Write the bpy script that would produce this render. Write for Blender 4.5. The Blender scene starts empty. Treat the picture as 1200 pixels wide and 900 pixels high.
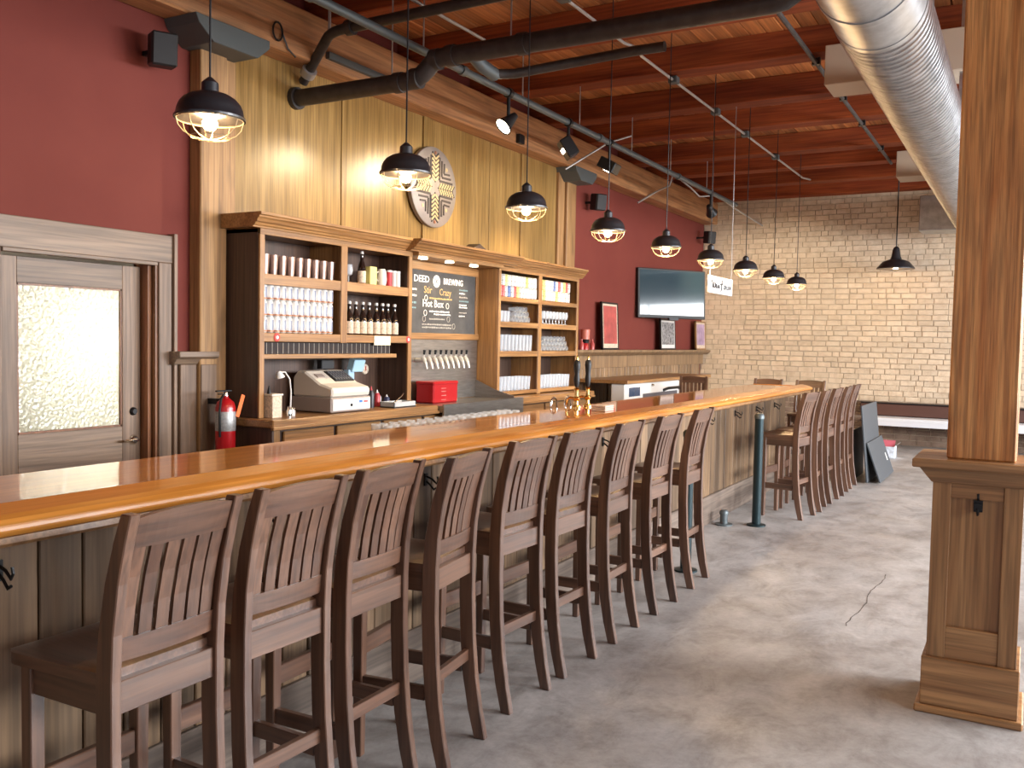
import bpy, bmesh, math, random
from mathutils import Vector, Matrix
random.seed(7)
S = bpy.context.scene
COL = S.collection
PI = math.pi
# ------------------------------------------------------------------ camera, world, exposure, daylight
def setup_camera():
    yaw, pitch, roll = 0.51725419, -0.04804096, 0.01901767
    cy, sy, cp, sp = math.cos(yaw), math.sin(yaw), math.cos(pitch), math.sin(pitch)
    fwd = Vector((-sy * cp, cy * cp, sp)); right = Vector((cy, sy, 0)); up = right.cross(fwd)
    c, s = math.cos(roll), math.sin(roll)
    r2 = c * right + s * up; u2 = -s * right + c * up
    cam = bpy.data.cameras.new('camera'); cam.sensor_width = 36; cam.lens = 1066.28 / 1200 * 36
    cam.clip_start = 0.05; cam.clip_end = 200
    o = bpy.data.objects.new('camera', cam); COL.objects.link(o)
    m = Matrix.Identity(4)
    for i in range(3):
        m[i][0], m[i][1], m[i][2] = r2[i], u2[i], -fwd[i]
    m[2][3] = 1.65
    o.matrix_world = m
    S.camera = o
setup_camera()
S.view_settings.view_transform = 'Standard'; S.view_settings.look = 'None'
S.view_settings.gamma = 1; S.view_settings.use_curve_mapping = False
S.view_settings.exposure = 0.6
W = bpy.data.worlds.new('world'); S.world = W; W.use_nodes = True
bg = W.node_tree.nodes['Background']; bg.inputs[0].default_value = (0.75, 0.86, 1.0, 1); bg.inputs[1].default_value = 0.6
def area(name, loc, rot, sx, sy, power, col):
    l = bpy.data.lights.new(name, 'AREA'); l.shape = 'RECTANGLE'; l.size = sx; l.size_y = sy; l.energy = power; l.color = col
    o = bpy.data.objects.new(name, l); COL.objects.link(o); o.location = loc; o.rotation_euler = rot
    return o
DAY = (0.93, 0.965, 1.0)
WIN_R = [(0.4, 4.0), (4.4, 8.0), (8.4, 12.0), (12.4, 16.2)]       # windows of the right wall (y ranges)
WIN_B = [(-4.6, -2.0), (-1.3, 1.3), (2.0, 4.2)]                              # windows of the back wall (x ranges)
for k, (a, b) in enumerate(WIN_R):
    area('daylight', (6.1, (a + b) / 2, 3.0), (0, math.radians(52), 0), 3.2, b - a + .3, (360, 1320, 1000, 660)[k], DAY)
for k, (a, b) in enumerate(WIN_B):
    area('daylight', ((a + b) / 2, -4.12, 2.2), (PI / 2, 0, 0), b - a, 2.6, (3, 6, 8)[k], DAY)
# ------------------------------------------------------------------ helpers
class MB:
    def __init__(s): s.v = []; s.f = []; s.sm = []
    def add(s, vs, fs, smooth=False):
        n = len(s.v); s.v += [tuple(v) for v in vs]
        for f in fs: s.f.append(tuple(i + n for i in f)); s.sm.append(smooth)
        return s
    def box(s, x0, x1, y0, y1, z0, z1):
        return s.add([(x0, y0, z0), (x1, y0, z0), (x1, y1, z0), (x0, y1, z0), (x0, y0, z1), (x1, y0, z1), (x1, y1, z1), (x0, y1, z1)],
                     [(0, 3, 2, 1), (4, 5, 6, 7), (0, 1, 5, 4), (1, 2, 6, 5), (2, 3, 7, 6), (3, 0, 4, 7)])
    def cbox(s, c, d): return s.box(c[0] - d[0] / 2, c[0] + d[0] / 2, c[1] - d[1] / 2, c[1] + d[1] / 2, c[2] - d[2] / 2, c[2] + d[2] / 2)
    def obox(s, m, d):
        vs = [m @ Vector((x * d[0] / 2, y * d[1] / 2, z * d[2] / 2)) for x, y, z in
              ((-1, -1, -1), (1, -1, -1), (1, 1, -1), (-1, 1, -1), (-1, -1, 1), (1, -1, 1), (1, 1, 1), (-1, 1, 1))]
        return s.add(vs, [(0, 3, 2, 1), (4, 5, 6, 7), (0, 1, 5, 4), (1, 2, 6, 5), (2, 3, 7, 6), (3, 0, 4, 7)])
    def tube(s, pts, r, n=10, cap=True, closed=False):
        pts = [Vector(p) for p in pts]; N = len(pts)
        rs = r if isinstance(r, (list, tuple)) else [r] * N
        ring = []; prev = None
        for i, p in enumerate(pts):
            if closed: d = pts[(i + 1) % N] - pts[i - 1]
            else: d = pts[min(i + 1, N - 1)] - pts[max(i - 1, 0)]
            d.normalize()
            if prev is None:
                a = Vector((0, 0, 1)) if abs(d.z) < .9 else Vector((1, 0, 0)); prev = d.cross(a).normalized()
            u = (prev - d * prev.dot(d)).normalized(); prev = u; w = d.cross(u)
            ring.append([p + (u * math.cos(t) + w * math.sin(t)) * rs[i] for t in [2 * PI * k / n for k in range(n)]])
        vs = [v for q in ring for v in q]; fs = []
        for i in range(N if closed else N - 1):
            j = (i + 1) % N
            for k in range(n): fs.append((i * n + k, i * n + (k + 1) % n, j * n + (k + 1) % n, j * n + k))
        if cap and not closed:
            fs.append(tuple(range(n - 1, -1, -1))); fs.append(tuple((N - 1) * n + k for k in range(n)))
        return s.add(vs, fs, True)
    def lathe(s, prof, n=20, c=(0, 0, 0), m=None):
        vs = []; fs = []
        for r, z in prof:
            for k in range(n):
                t = 2 * PI * k / n; p = Vector((r * math.cos(t), r * math.sin(t), z))
                vs.append((m @ p if m else p) + Vector(c))
        for i in range(len(prof) - 1):
            for k in range(n): fs.append((i * n + k, i * n + (k + 1) % n, (i + 1) * n + (k + 1) % n, (i + 1) * n + k))
        if prof[0][0] > 1e-5: fs.append(tuple(range(n - 1, -1, -1)))
        if prof[-1][0] > 1e-5: fs.append(tuple((len(prof) - 1) * n + k for k in range(n)))
        return s.add(vs, fs, True)
    def prism(s, poly, axis, a, b):
        n = len(poly)
        def P(u, v, t): return {'x': (t, u, v), 'y': (u, t, v), 'z': (u, v, t)}[axis]
        vs = [P(u, v, a) for u, v in poly] + [P(u, v, b) for u, v in poly]
        fs = [tuple(range(n)), tuple(range(2 * n - 1, n - 1, -1))]
        for k in range(n): fs.append((k, k + n, (k + 1) % n + n, (k + 1) % n))
        return s.add(vs, fs)
def wloc(o):
    v = Vector((0, 0, 0))
    while o is not None: v += o.location; o = o.parent
    return v
def obj(name, mb, mat, parent=None, bevel=0, loc=None, mesh_name=None, local=False):
    off = wloc(parent) if parent else Vector((0, 0, 0))
    base = off + (Vector(loc) - off if loc is not None else Vector((0, 0, 0)))
    if local: off = base = Vector((0, 0, 0))
    me = bpy.data.meshes.new(mesh_name or name)
    me.from_pydata([(v[0] - base.x, v[1] - base.y, v[2] - base.z) for v in mb.v], [], mb.f)
    me.polygons.foreach_set('use_smooth', mb.sm)
    bm = bmesh.new(); bm.from_mesh(me)
    bmesh.ops.recalc_face_normals(bm, faces=bm.faces)
    if bevel:
        es = [e for e in bm.edges if len(e.link_faces) == 2 and e.calc_face_angle(0) > .5]
        bmesh.ops.bevel(bm, geom=es, offset=bevel, offset_type='OFFSET', segments=1, affect='EDGES', clamp_overlap=True)
    for e in bm.edges:
        if len(e.link_faces) == 2 and e.calc_face_angle(0) > .7: e.smooth = False
    bm.to_mesh(me); bm.free()
    me.materials.append(mat)
    o = bpy.data.objects.new(name, me); COL.objects.link(o)
    o.location = base - off
    if parent: o.parent = parent
    return o
def tag(o, label, cat, group=None):
    o['label'] = label; o['category'] = cat
    if group: o['group'] = group
    return o
def thing(name, label, cat, loc=(0, 0, 0), group=None):
    o = bpy.data.objects.new(name, None); COL.objects.link(o); o.location = loc; o.empty_display_size = .1
    return tag(o, label, cat, group)
def solo(name, mb, mat, label, cat, group=None, bevel=0, loc=None):
    return tag(obj(name, mb, mat, None, bevel, loc), label, cat, group)
def struct(name, mb, mat, bevel=0):
    o = obj(name, mb, mat, None, bevel); o['kind'] = 'structure'; return o
def structe(name, loc=(0, 0, 0)):
    o = bpy.data.objects.new(name, None); COL.objects.link(o); o.location = loc; o['kind'] = 'structure'; return o
def copy_child(ch, parent):
    c = ch.copy(); COL.objects.link(c); c.parent = parent
    for g in list(ch.children): copy_child(g, c)
def dup(root, loc, rz=0, label=None):
    kids = list(root.children)
    r = root.copy(); COL.objects.link(r); r.location = loc; r.rotation_euler = (0, 0, rz)
    if label: r['label'] = label
    for ch in kids: copy_child(ch, r)
    return r
def inst(src, loc, parent=None, scale=(1, 1, 1), rot=(0, 0, 0)):
    o = src.copy(); COL.objects.link(o); o.location = loc; o.scale = scale; o.rotation_euler = rot
    if parent: o.parent = parent
    return o
ORD = ['first', 'second', 'third', 'fourth', 'fifth', 'sixth', 'seventh', 'eighth', 'ninth', 'tenth', 'eleventh', 'twelfth', 'thirteenth',
       'fourteenth', 'fifteenth', 'sixteenth', 'seventeenth', 'eighteenth', 'nineteenth', 'twentieth', 'twenty-first', 'twenty-second',
       'twenty-third', 'twenty-fourth', 'twenty-fifth', 'twenty-sixth', 'twenty-seventh', 'twenty-eighth']
def frame_x(c): return Matrix(((0, 0, 1, c[0]), (1, 0, 0, c[1]), (0, 1, 0, c[2]), (0, 0, 0, 1)))   # local x->Y, y->Z, z->X (faces +X)
def text_mb(body, size, m, extrude=.001, align='LEFT', sx=1.0, bold=0):
    cu = bpy.data.curves.new('text', 'FONT'); cu.body = body; cu.size = size; cu.extrude = extrude; cu.align_x = align; cu.resolution_u = 2; cu.offset = bold
    o = bpy.data.objects.new('text', cu); COL.objects.link(o)
    dg = bpy.context.evaluated_depsgraph_get(); me = bpy.data.meshes.new_from_object(o.evaluated_get(dg))
    b = MB(); b.add([m @ Vector((v.co.x * sx, v.co.y, v.co.z)) for v in me.vertices], [tuple(p.vertices) for p in me.polygons])
    bpy.data.objects.remove(o); bpy.data.curves.remove(cu); bpy.data.meshes.remove(me)
    return b
# ------------------------------------------------------------------ materials
def nodes(name):
    m = bpy.data.materials.new(name); m.use_nodes = True; nt = m.node_tree
    return m, nt, nt.nodes['Principled BSDF']
def N(nt, t, **kw):
    n = nt.nodes.new(t)
    for k, v in kw.items(): setattr(n, k, v)
    return n
def ramp(nt, fac, stops):
    r = N(nt, 'ShaderNodeValToRGB'); e = r.color_ramp.elements
    while len(e) < len(stops): e.new(.5)
    for i, (p, c) in enumerate(stops): e[i].position = p; e[i].color = (*c, 1)
    nt.links.new(fac, r.inputs[0]); return r.outputs[0]
def plain(name, col, rough=.5, metal=0, coat=0, noise=0, nscale=8, bump=0, spec=None):
    m, nt, b = nodes(name)
    b.inputs['Base Color'].default_value = (*col, 1); b.inputs['Roughness'].default_value = rough; b.inputs['Metallic'].default_value = metal
    b.inputs['Coat Weight'].default_value = coat
    if spec is not None: b.inputs['Specular IOR Level'].default_value = spec
    if noise or bump:
        tc = N(nt, 'ShaderNodeTexCoord'); nz = N(nt, 'ShaderNodeTexNoise'); nz.inputs['Scale'].default_value = nscale; nz.inputs['Detail'].default_value = 5
        nt.links.new(tc.outputs['Object'], nz.inputs['Vector'])
        if noise:
            c = ramp(nt, nz.outputs['Fac'], [(.3, tuple(x * (1 - noise) for x in col)), (.7, tuple(min(1, x * (1 + noise)) for x in col))])
            nt.links.new(c, b.inputs['Base Color'])
        if bump:
            bp = N(nt, 'ShaderNodeBump'); bp.inputs['Strength'].default_value = bump; bp.inputs['Distance'].default_value = .02
            nt.links.new(nz.outputs['Fac'], bp.inputs['Height']); nt.links.new(bp.outputs[0], b.inputs['Normal'])
    return m
def emit(name, col, strength):
    m, nt, b = nodes(name); b.inputs['Base Color'].default_value = (*col, 1)
    b.inputs['Emission Color'].default_value = (*col, 1); b.inputs['Emission Strength'].default_value = strength
    return m
def wood(name, dark, light, axis='Z', sc=1.0, rough=.45, coat=0, bump=.15, var=.25, knots=0, pore=.35, crough=.05):
    m, nt, b = nodes(name); L = nt.links.new
    tc = N(nt, 'ShaderNodeTexCoord'); oi = N(nt, 'ShaderNodeObjectInfo')
    off = N(nt, 'ShaderNodeVectorMath', operation='SCALE'); off.inputs[0].default_value = (17, 31, 23); L(oi.outputs['Random'], off.inputs['Scale'])
    add = N(nt, 'ShaderNodeVectorMath', operation='ADD'); L(tc.outputs['Object'], add.inputs[0]); L(off.outputs[0], add.inputs[1])
    def mapped(a, g):
        mp = N(nt, 'ShaderNodeMapping'); s = [a * sc] * 3; s['XYZ'.index(axis)] = g * sc
        mp.inputs['Scale'].default_value = s; L(add.outputs[0], mp.inputs['Vector']); return mp.outputs[0]
    n1 = N(nt, 'ShaderNodeTexNoise'); n1.inputs['Scale'].default_value = 1; n1.inputs['Detail'].default_value = 4; n1.inputs['Distortion'].default_value = .8
    L(mapped(14, .9), n1.inputs['Vector'])
    n2 = N(nt, 'ShaderNodeTexNoise'); n2.inputs['Scale'].default_value = 1; n2.inputs['Detail'].default_value = 3
    L(mapped(95, 3.0), n2.inputs['Vector'])
    c1 = ramp(nt, n1.outputs['Fac'], [(.32, dark), (.68, light)])
    p2 = ramp(nt, n2.outputs['Fac'], [(.35, (1 - pore,) * 3), (.6, (1, 1, 1))])
    mx = N(nt, 'ShaderNodeMix', data_type='RGBA', blend_type='MULTIPLY'); mx.inputs['Factor'].default_value = 1
    L(c1, mx.inputs['A']); L(p2, mx.inputs['B'])
    rv = N(nt, 'ShaderNodeMapRange'); rv.inputs['To Min'].default_value = 1 - var; rv.inputs['To Max'].default_value = 1 + var; L(oi.outputs['Random'], rv.inputs['Value'])
    m2 = N(nt, 'ShaderNodeVectorMath', operation='SCALE'); L(mx.outputs['Result'], m2.inputs[0]); L(rv.outputs[0], m2.inputs['Scale'])
    out = m2.outputs[0]
    if knots:
        n3 = N(nt, 'ShaderNodeTexNoise'); n3.inputs['Scale'].default_value = 1; n3.inputs['Detail'].default_value = 2; L(mapped(9, 3), n3.inputs['Vector'])
        k = ramp(nt, n3.outputs['Fac'], [(.27, (1 - knots,) * 3), (.42, (1, 1, 1))])
        m3 = N(nt, 'ShaderNodeMix', data_type='RGBA', blend_type='MULTIPLY'); m3.inputs['Factor'].default_value = 1
        L(out, m3.inputs['A']); L(k, m3.inputs['B']); out = m3.outputs['Result']
    L(out, b.inputs['Base Color'])
    b.inputs['Roughness'].default_value = rough; b.inputs['Coat Weight'].default_value = coat; b.inputs['Coat Roughness'].default_value = crough
    if bump:
        bp = N(nt, 'ShaderNodeBump'); bp.inputs['Strength'].default_value = bump; bp.inputs['Distance'].default_value = .004
        L(n2.outputs['Fac'], bp.inputs['Height']); L(bp.outputs[0], b.inputs['Normal'])
    return m
def varied(name, stops, scale, rough=.6, stretch=(1, 1, 1), bump=.2, scale2=None, dist=.01):
    m, nt, b = nodes(name); L = nt.links.new
    tc = N(nt, 'ShaderNodeTexCoord'); oi = N(nt, 'ShaderNodeObjectInfo')
    off = N(nt, 'ShaderNodeVectorMath', operation='SCALE'); off.inputs[0].default_value = (13, 27, 41); L(oi.outputs['Random'], off.inputs['Scale'])
    add = N(nt, 'ShaderNodeVectorMath', operation='ADD'); L(tc.outputs['Object'], add.inputs[0]); L(off.outputs[0], add.inputs[1])
    mp = N(nt, 'ShaderNodeMapping'); mp.inputs['Scale'].default_value = stretch; L(add.outputs[0], mp.inputs['Vector'])
    n1 = N(nt, 'ShaderNodeTexNoise'); n1.inputs['Scale'].default_value = scale; n1.inputs['Detail'].default_value = 8; n1.inputs['Roughness'].default_value = .6
    L(mp.outputs[0], n1.inputs['Vector'])
    c = ramp(nt, n1.outputs['Fac'], stops); L(c, b.inputs['Base Color'])
    n2 = N(nt, 'ShaderNodeTexNoise'); n2.inputs['Scale'].default_value = scale2 or scale * 6; n2.inputs['Detail'].default_value = 6; L(mp.outputs[0], n2.inputs['Vector'])
    bp = N(nt, 'ShaderNodeBump'); bp.inputs['Strength'].default_value = bump; bp.inputs['Distance'].default_value = dist; L(n2.outputs['Fac'], bp.inputs['Height']); L(bp.outputs[0], b.inputs['Normal'])
    if isinstance(rough, tuple):
        rr = N(nt, 'ShaderNodeMapRange'); rr.inputs['To Min'].default_value = rough[0]; rr.inputs['To Max'].default_value = rough[1]; L(n1.outputs['Fac'], rr.inputs['Value']); L(rr.outputs[0], b.inputs['Roughness'])
    else: b.inputs['Roughness'].default_value = rough
    return m
def concrete():
    m, nt, b = nodes('polished_concrete'); L = nt.links.new
    tc = N(nt, 'ShaderNodeTexCoord')
    def nz(sc, det, ro=.6, st=(1, 1, 1)):
        mp = N(nt, 'ShaderNodeMapping'); mp.inputs['Scale'].default_value = st; L(tc.outputs['Object'], mp.inputs['Vector'])
        n = N(nt, 'ShaderNodeTexNoise'); n.inputs['Scale'].default_value = sc; n.inputs['Detail'].default_value = det; n.inputs['Roughness'].default_value = ro; n.inputs['Distortion'].default_value = .5
        L(mp.outputs[0], n.inputs['Vector']); return n.outputs['Fac']
    a = ramp(nt, nz(.9, 8, .62), [(.26, (.24, .215, .198)), (.46, (.36, .34, .328)), (.6, (.43, .415, .405)), (.78, (.56, .545, .535))])
    w = ramp(nt, nz(4.5, 8, .7, (1, .6, 1)), [(.32, (.55, .52, .49)), (.52, (.95, .94, .93)), (.66, (1.12, 1.1, 1.08))])
    mx = N(nt, 'ShaderNodeMix', data_type='RGBA', blend_type='MULTIPLY'); mx.inputs['Factor'].default_value = .85; L(a, mx.inputs['A']); L(w, mx.inputs['B'])
    s = ramp(nt, nz(30, 6, .7), [(.3, (.8, .79, .78)), (.6, (1, 1, 1))])
    m2 = N(nt, 'ShaderNodeMix', data_type='RGBA', blend_type='MULTIPLY'); m2.inputs['Factor'].default_value = .8; L(mx.outputs['Result'], m2.inputs['A']); L(s, m2.inputs['B'])
    L(m2.outputs['Result'], b.inputs['Base Color'])
    rr = N(nt, 'ShaderNodeMapRange'); rr.inputs['To Min'].default_value = .3; rr.inputs['To Max'].default_value = .62; L(nz(2.2, 6), rr.inputs['Value']); L(rr.outputs[0], b.inputs['Roughness'])
    bp = N(nt, 'ShaderNodeBump'); bp.inputs['Strength'].default_value = .06; bp.inputs['Distance'].default_value = .01; L(nz(14, 8), bp.inputs['Height']); L(bp.outputs[0], b.inputs['Normal'])
    return m
def clear_glass(name, col=(.9, .93, .95), alpha=.35, rough=.05):
    m, nt, b = nodes(name); b.inputs['Base Color'].default_value = (*col, 1); b.inputs['Roughness'].default_value = rough; b.inputs['Alpha'].default_value = alpha
    b.inputs['Coat Weight'].default_value = .6
    return m
def pebbled_glass():
    m, nt, b = nodes('pebbled_glass'); L = nt.links.new
    tc = N(nt, 'ShaderNodeTexCoord')
    v = N(nt, 'ShaderNodeTexVoronoi'); v.feature = 'SMOOTH_F1'; v.inputs['Scale'].default_value = 48; L(tc.outputs['Object'], v.inputs['Vector'])
    bp = N(nt, 'ShaderNodeBump'); bp.inputs['Strength'].default_value = 1.0; bp.inputs['Distance'].default_value = .010; L(v.outputs['Distance'], bp.inputs['Height'])
    tr = N(nt, 'ShaderNodeBsdfTranslucent'); tr.inputs['Color'].default_value = (.93, .93, .86, 1); L(bp.outputs[0], tr.inputs['Normal'])
    gl = N(nt, 'ShaderNodeBsdfGlossy'); gl.inputs['Roughness'].default_value = .15; gl.inputs['Color'].default_value = (.9, .9, .9, 1); L(bp.outputs[0], gl.inputs['Normal'])
    mx = N(nt, 'ShaderNodeMixShader'); mx.inputs[0].default_value = .08; L(tr.outputs[0], mx.inputs[1]); L(gl.outputs[0], mx.inputs[2])
    L(mx.outputs[0], nt.nodes['Material Output'].inputs['Surface'])
    return m
M = {}
M['concrete'] = concrete()
M['red'] = varied('oxblood_wall_paint', [(.3, (.165, .034, .026)), (.7, (.19, .042, .031))], 1.2, .7, bump=.05)
M['red'].node_tree.nodes['Principled BSDF'].inputs['Specular IOR Level'].default_value = .2
M['plaster'] = plain('pale_plaster', (.55, .52, .48), .8)
M['joist'] = wood('ceiling_joist_timber', (.17, .03, .010), (.32, .075, .020), 'X', .5, .75, bump=.3, var=.2)
M['joist'].node_tree.nodes['Principled BSDF'].inputs['Specular IOR Level'].default_value = .2
M['deck'] = wood('ceiling_deck_plank', (.32, .10, .028), (.54, .20, .06), 'Y', .5, .6, bump=.3, var=.3)
M['ledger'] = wood('ledger_timber', (.27, .115, .045), (.42, .205, .085), 'Y', .5, .55, bump=.3, knots=.4)
M['post'] = wood('wall_post_timber', (.28, .14, .05), (.48, .275, .115), 'Z', .6, .5, bump=.3, knots=.45)
M['pillar'] = wood('pillar_fir', (.48, .175, .042), (.74, .36, .12), 'Z', 1.0, .4, bump=.6, var=.02, knots=.2, pore=.42)
M['oak'] = wood('pillar_oak', (.26, .122, .046), (.46, .245, .102), 'Z', .8, .38, bump=.2, var=.12)
M['oak_y'] = wood('pillar_oak_rail', (.26, .122, .046), (.46, .245, .102), 'X', .8, .38, bump=.2, var=.12)
M['panel'] = wood('golden_wall_panel', (.25, .14, .038), (.39, .235, .078), 'Z', .6, .3, bump=.12, var=.06)
M['cab'] = wood('cabinet_oak', (.27, .125, .042), (.43, .225, .085), 'Y', .7, .35, bump=.12, var=.12)
M['cab_z'] = wood('cabinet_oak_upright', (.27, .125, .042), (.43, .225, .085), 'Z', .7, .35, bump=.12, var=.12)
M['cabdark'] = wood('cabinet_back_oak', (.050, .026, .018), (.10, .056, .038), 'Z', .6, .45, bump=.12)
M['trimwood'] = wood('grey_oak_trim', (.16, .10, .064), (.31, .215, .148), 'Y', .6, .45, bump=.25, var=.1)
M['trimwood_z'] = wood('grey_oak_trim_upright', (.15, .088, .052), (.29, .19, .125), 'Z', .6, .45, bump=.25, var=.1)
M['jamb'] = wood('red_oak_jamb', (.20, .075, .03), (.30, .125, .05), 'Z', .6, .4, bump=.15)
M['wains'] = wood('wainscot_oak', (.23, .135, .07), (.38, .24, .13), 'Z', .6, .45, bump=.2, var=.22)
M['barboard'] = wood('weathered_bar_board', (.115, .066, .034), (.27, .165, .088), 'Z', .6, .5, bump=.25, var=.35, knots=.4)
M['kick'] = wood('weathered_skirting', (.12, .085, .065), (.24, .18, .14), 'Y', .6, .55, bump=.25)
M['bartop'] = wood('varnished_bar_top', (.56, .19, .024), (.76, .31, .055), 'Y', .45, .35, coat=1.0, bump=0, var=.0, pore=.2)
M['barnose'] = wood('varnished_bar_nosing', (.52, .18, .025), (.70, .29, .055), 'Y', .5, .2, coat=.3, bump=0, var=0, pore=.2)
for ax in 'XYZ':
    M['stool' + ax] = wood('stool_wood_' + ax.lower(), (.084, .031, .014), (.178, .084, .046), ax, .8, .4, coat=.9, bump=.18, var=.12, pore=.4, crough=.34)
M['black'] = plain('black_metal', (.012, .012, .013), .4, .3)
M['shade'] = plain('dark_pendant_enamel', (.022, .021, .025), .38, .2, coat=.2)
M['shadein'] = plain('pendant_inside', (.45, .36, .25), .5)
M['blackplastic'] = plain('black_plastic', (.012, .012, .013), .5)
M['ironpipe'] = plain('cast_iron_pipe', (.045, .038, .036), .5, .3, noise=.25, nscale=12)
M['teal'] = plain('blue_grey_conduit', (.10, .118, .124), .45, .4)
M['conduit'] = plain('pale_conduit', (.48, .47, .46), .4, .6)
M['greysteel'] = plain('grey_painted_steel', (.075, .085, .085), .55)
M['galv'] = varied('galvanised_duct', [(.35, (.40, .405, .41)), (.65, (.56, .565, .57))], 9, (.25, .4), bump=.03)
M['galv'].node_tree.nodes['Principled BSDF'].inputs['Metallic'].default_value = .95
M['tan'] = plain('tan_painted_duct', (.42, .32, .235), .65)
M['brick'] = None
M['mortar'] = varied('brick_mortar', [(.3, (.38, .30, .22)), (.7, (.50, .40, .30))], 6, .9)
M['steel'] = varied('brushed_stainless', [(.3, (.26, .245, .23)), (.7, (.38, .355, .33))], 6, .3, (1, 1, 8), .05)
M['steel'].node_tree.nodes['Principled BSDF'].inputs['Metallic'].default_value = .85
M['chrome'] = plain('chrome', (.75, .74, .72), .15, 1)
M['nickel'] = plain('satin_nickel', (.72, .69, .64), .3, .5)
M['brass'] = plain('brass', (.75, .50, .18), .2, 1)
M['white'] = plain('white_plastic', (.75, .73, .70), .4)
M['cream'] = plain('cream_plastic', (.66, .60, .52), .45)
M['taupe'] = plain('taupe_plastic', (.33, .27, .24), .5)
M['redp'] = plain('red_gloss', (.42, .008, .012), .3, coat=.3)
M['bulb'] = emit('warm_bulb', (1.0, .72, .36), 26)
M['wire'] = plain('guard_wire', (.55, .45, .30), .35, .7)
M['lens'] = emit('spot_lens', (1.0, .86, .62), 22)
M['puck'] = emit('puck_lens', (1.0, .85, .6), 16)
M['glass'] = clear_glass('beer_glass', (.80, .85, .92), .32, .06)
M['clear'] = clear_glass('thin_clear_glass', (.82, .80, .76), .28, .04)
M['pebble'] = pebbled_glass()
M['can'] = plain('white_can', (.78, .77, .76), .3, .3)
M['canband'] = plain('can_blue_grey_print', (.22, .25, .34), .35)
M['cangold'] = plain('can_rust_print', (.42, .16, .07), .35, .3)
M['bottle'] = plain('brown_bottle_glass', (.016, .008, .006), .08, coat=.8)
M['label'] = plain('cream_label', (.62, .50, .38), .7, noise=.3, nscale=60)
M['chalk'] = varied('chalkboard_slate', [(.3, (.045, .043, .042)), (.7, (.085, .08, .078))], 5, .7)
for n, c in dict(w=(.85, .82, .76), o=(.62, .40, .16), t=(.20, .33, .36), g=(.40, .37, .33)).items(): M['chalk_' + n] = plain('chalk_stroke_' + n, c, .9)
def brick_mat(name, stops):
    m = varied(name, stops, 9, .75, bump=.5, scale2=40, dist=.006); nt = m.node_tree; b = nt.nodes['Principled BSDF']
    src = b.inputs['Base Color'].links[0].from_socket
    g = N(nt, 'ShaderNodeNewGeometry'); rv = N(nt, 'ShaderNodeMapRange'); rv.inputs['To Min'].default_value = .90; rv.inputs['To Max'].default_value = 1.07
    oi = [n for n in nt.nodes if n.type == 'OBJECT_INFO'][0]
    ad = N(nt, 'ShaderNodeMath', operation='ADD'); fr = N(nt, 'ShaderNodeMath', operation='FRACT')
    nt.links.new(g.outputs['Random Per Island'], ad.inputs[0]); nt.links.new(oi.outputs['Random'], ad.inputs[1]); nt.links.new(ad.outputs[0], fr.inputs[0]); nt.links.new(fr.outputs[0], rv.inputs['Value'])
    sc = N(nt, 'ShaderNodeVectorMath', operation='SCALE'); nt.links.new(src, sc.inputs[0]); nt.links.new(rv.outputs[0], sc.inputs['Scale']); nt.links.new(sc.outputs[0], b.inputs['Base Color'])
    return m
M['brick'] = brick_mat('cream_washed_brick', [(.25, (.50, .375, .255)), (.5, (.62, .485, .345)), (.75, (.69, .565, .42))])
M['brickbrown'] = brick_mat('bare_brown_brick', [(.3, (.16, .10, .07)), (.7, (.25, .17, .12))])
# ------------------------------------------------------------------ room shell
XL, YF, YB, XR, ZC = -5.39, 16.6, -4.0, 5.0, 4.50
fl = struct('floor', MB().box(XL - .3, XR + .3, YB - .3, YF + .3, -.12, 0), M['concrete'])
# cracks in the slab
def crack(pts, w):
    b = MB()
    for (x0, y0), (x1, y1) in zip(pts, pts[1:]):
        d = Vector((x1 - x0, y1 - y0, 0)); n = Vector((-d.y, d.x, 0)).normalized() * w * random.uniform(.5, 1.2)
        b.add([(x0 - n.x, y0 - n.y, .0012), (x0 + n.x, y0 + n.y, .0012), (x1 + n.x, y1 + n.y, .0012), (x1 - n.x, y1 - n.y, .0012)], [(0, 1, 2, 3)])
    return b
cr = [(-.88 + .012 * math.sin(q * .55) + random.uniform(-.006, .006) - .03 * (q / 22), 7.05 - q * .066) for q in range(23)]
obj('crack', crack([(x + .03, y) for x, y in cr], .003), plain('crack_shadow', (.09, .075, .065), .9), fl)
# ceiling: deck planks and joists
ce = struct('ceiling', MB().box(XL - .3, XR + .3, YB - .3, YF + .3, ZC + .03, ZC + .2), M['deck'])
pk = None; x = XL
while x < XR:
    if pk is None:
        pk = obj('plank', MB().box(-.074, .074, YB, YF, -.02, .03), M['deck'], ce, .006); pk.location = (x + .075, 0, ZC)
    else: inst(pk, (x + .075, 0, ZC + random.uniform(0, .006)), ce)
    x += .152
JY = [-3.2, -1.9, -.6, .7, 2.0, 3.28, 4.56, 5.84, 7.12, 8.42, 9.78, 10.98, 12.48, 13.62, 14.9, 16.2]
jm = obj('joist', MB().box(XL, XR, 0, .27, 4.25, 4.49), M['joist'], ce, .008); jm.location = (0, JY[0], 0)
for y in JY[1:]: inst(jm, (0, y, random.uniform(-.01, .01)), ce)
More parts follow.
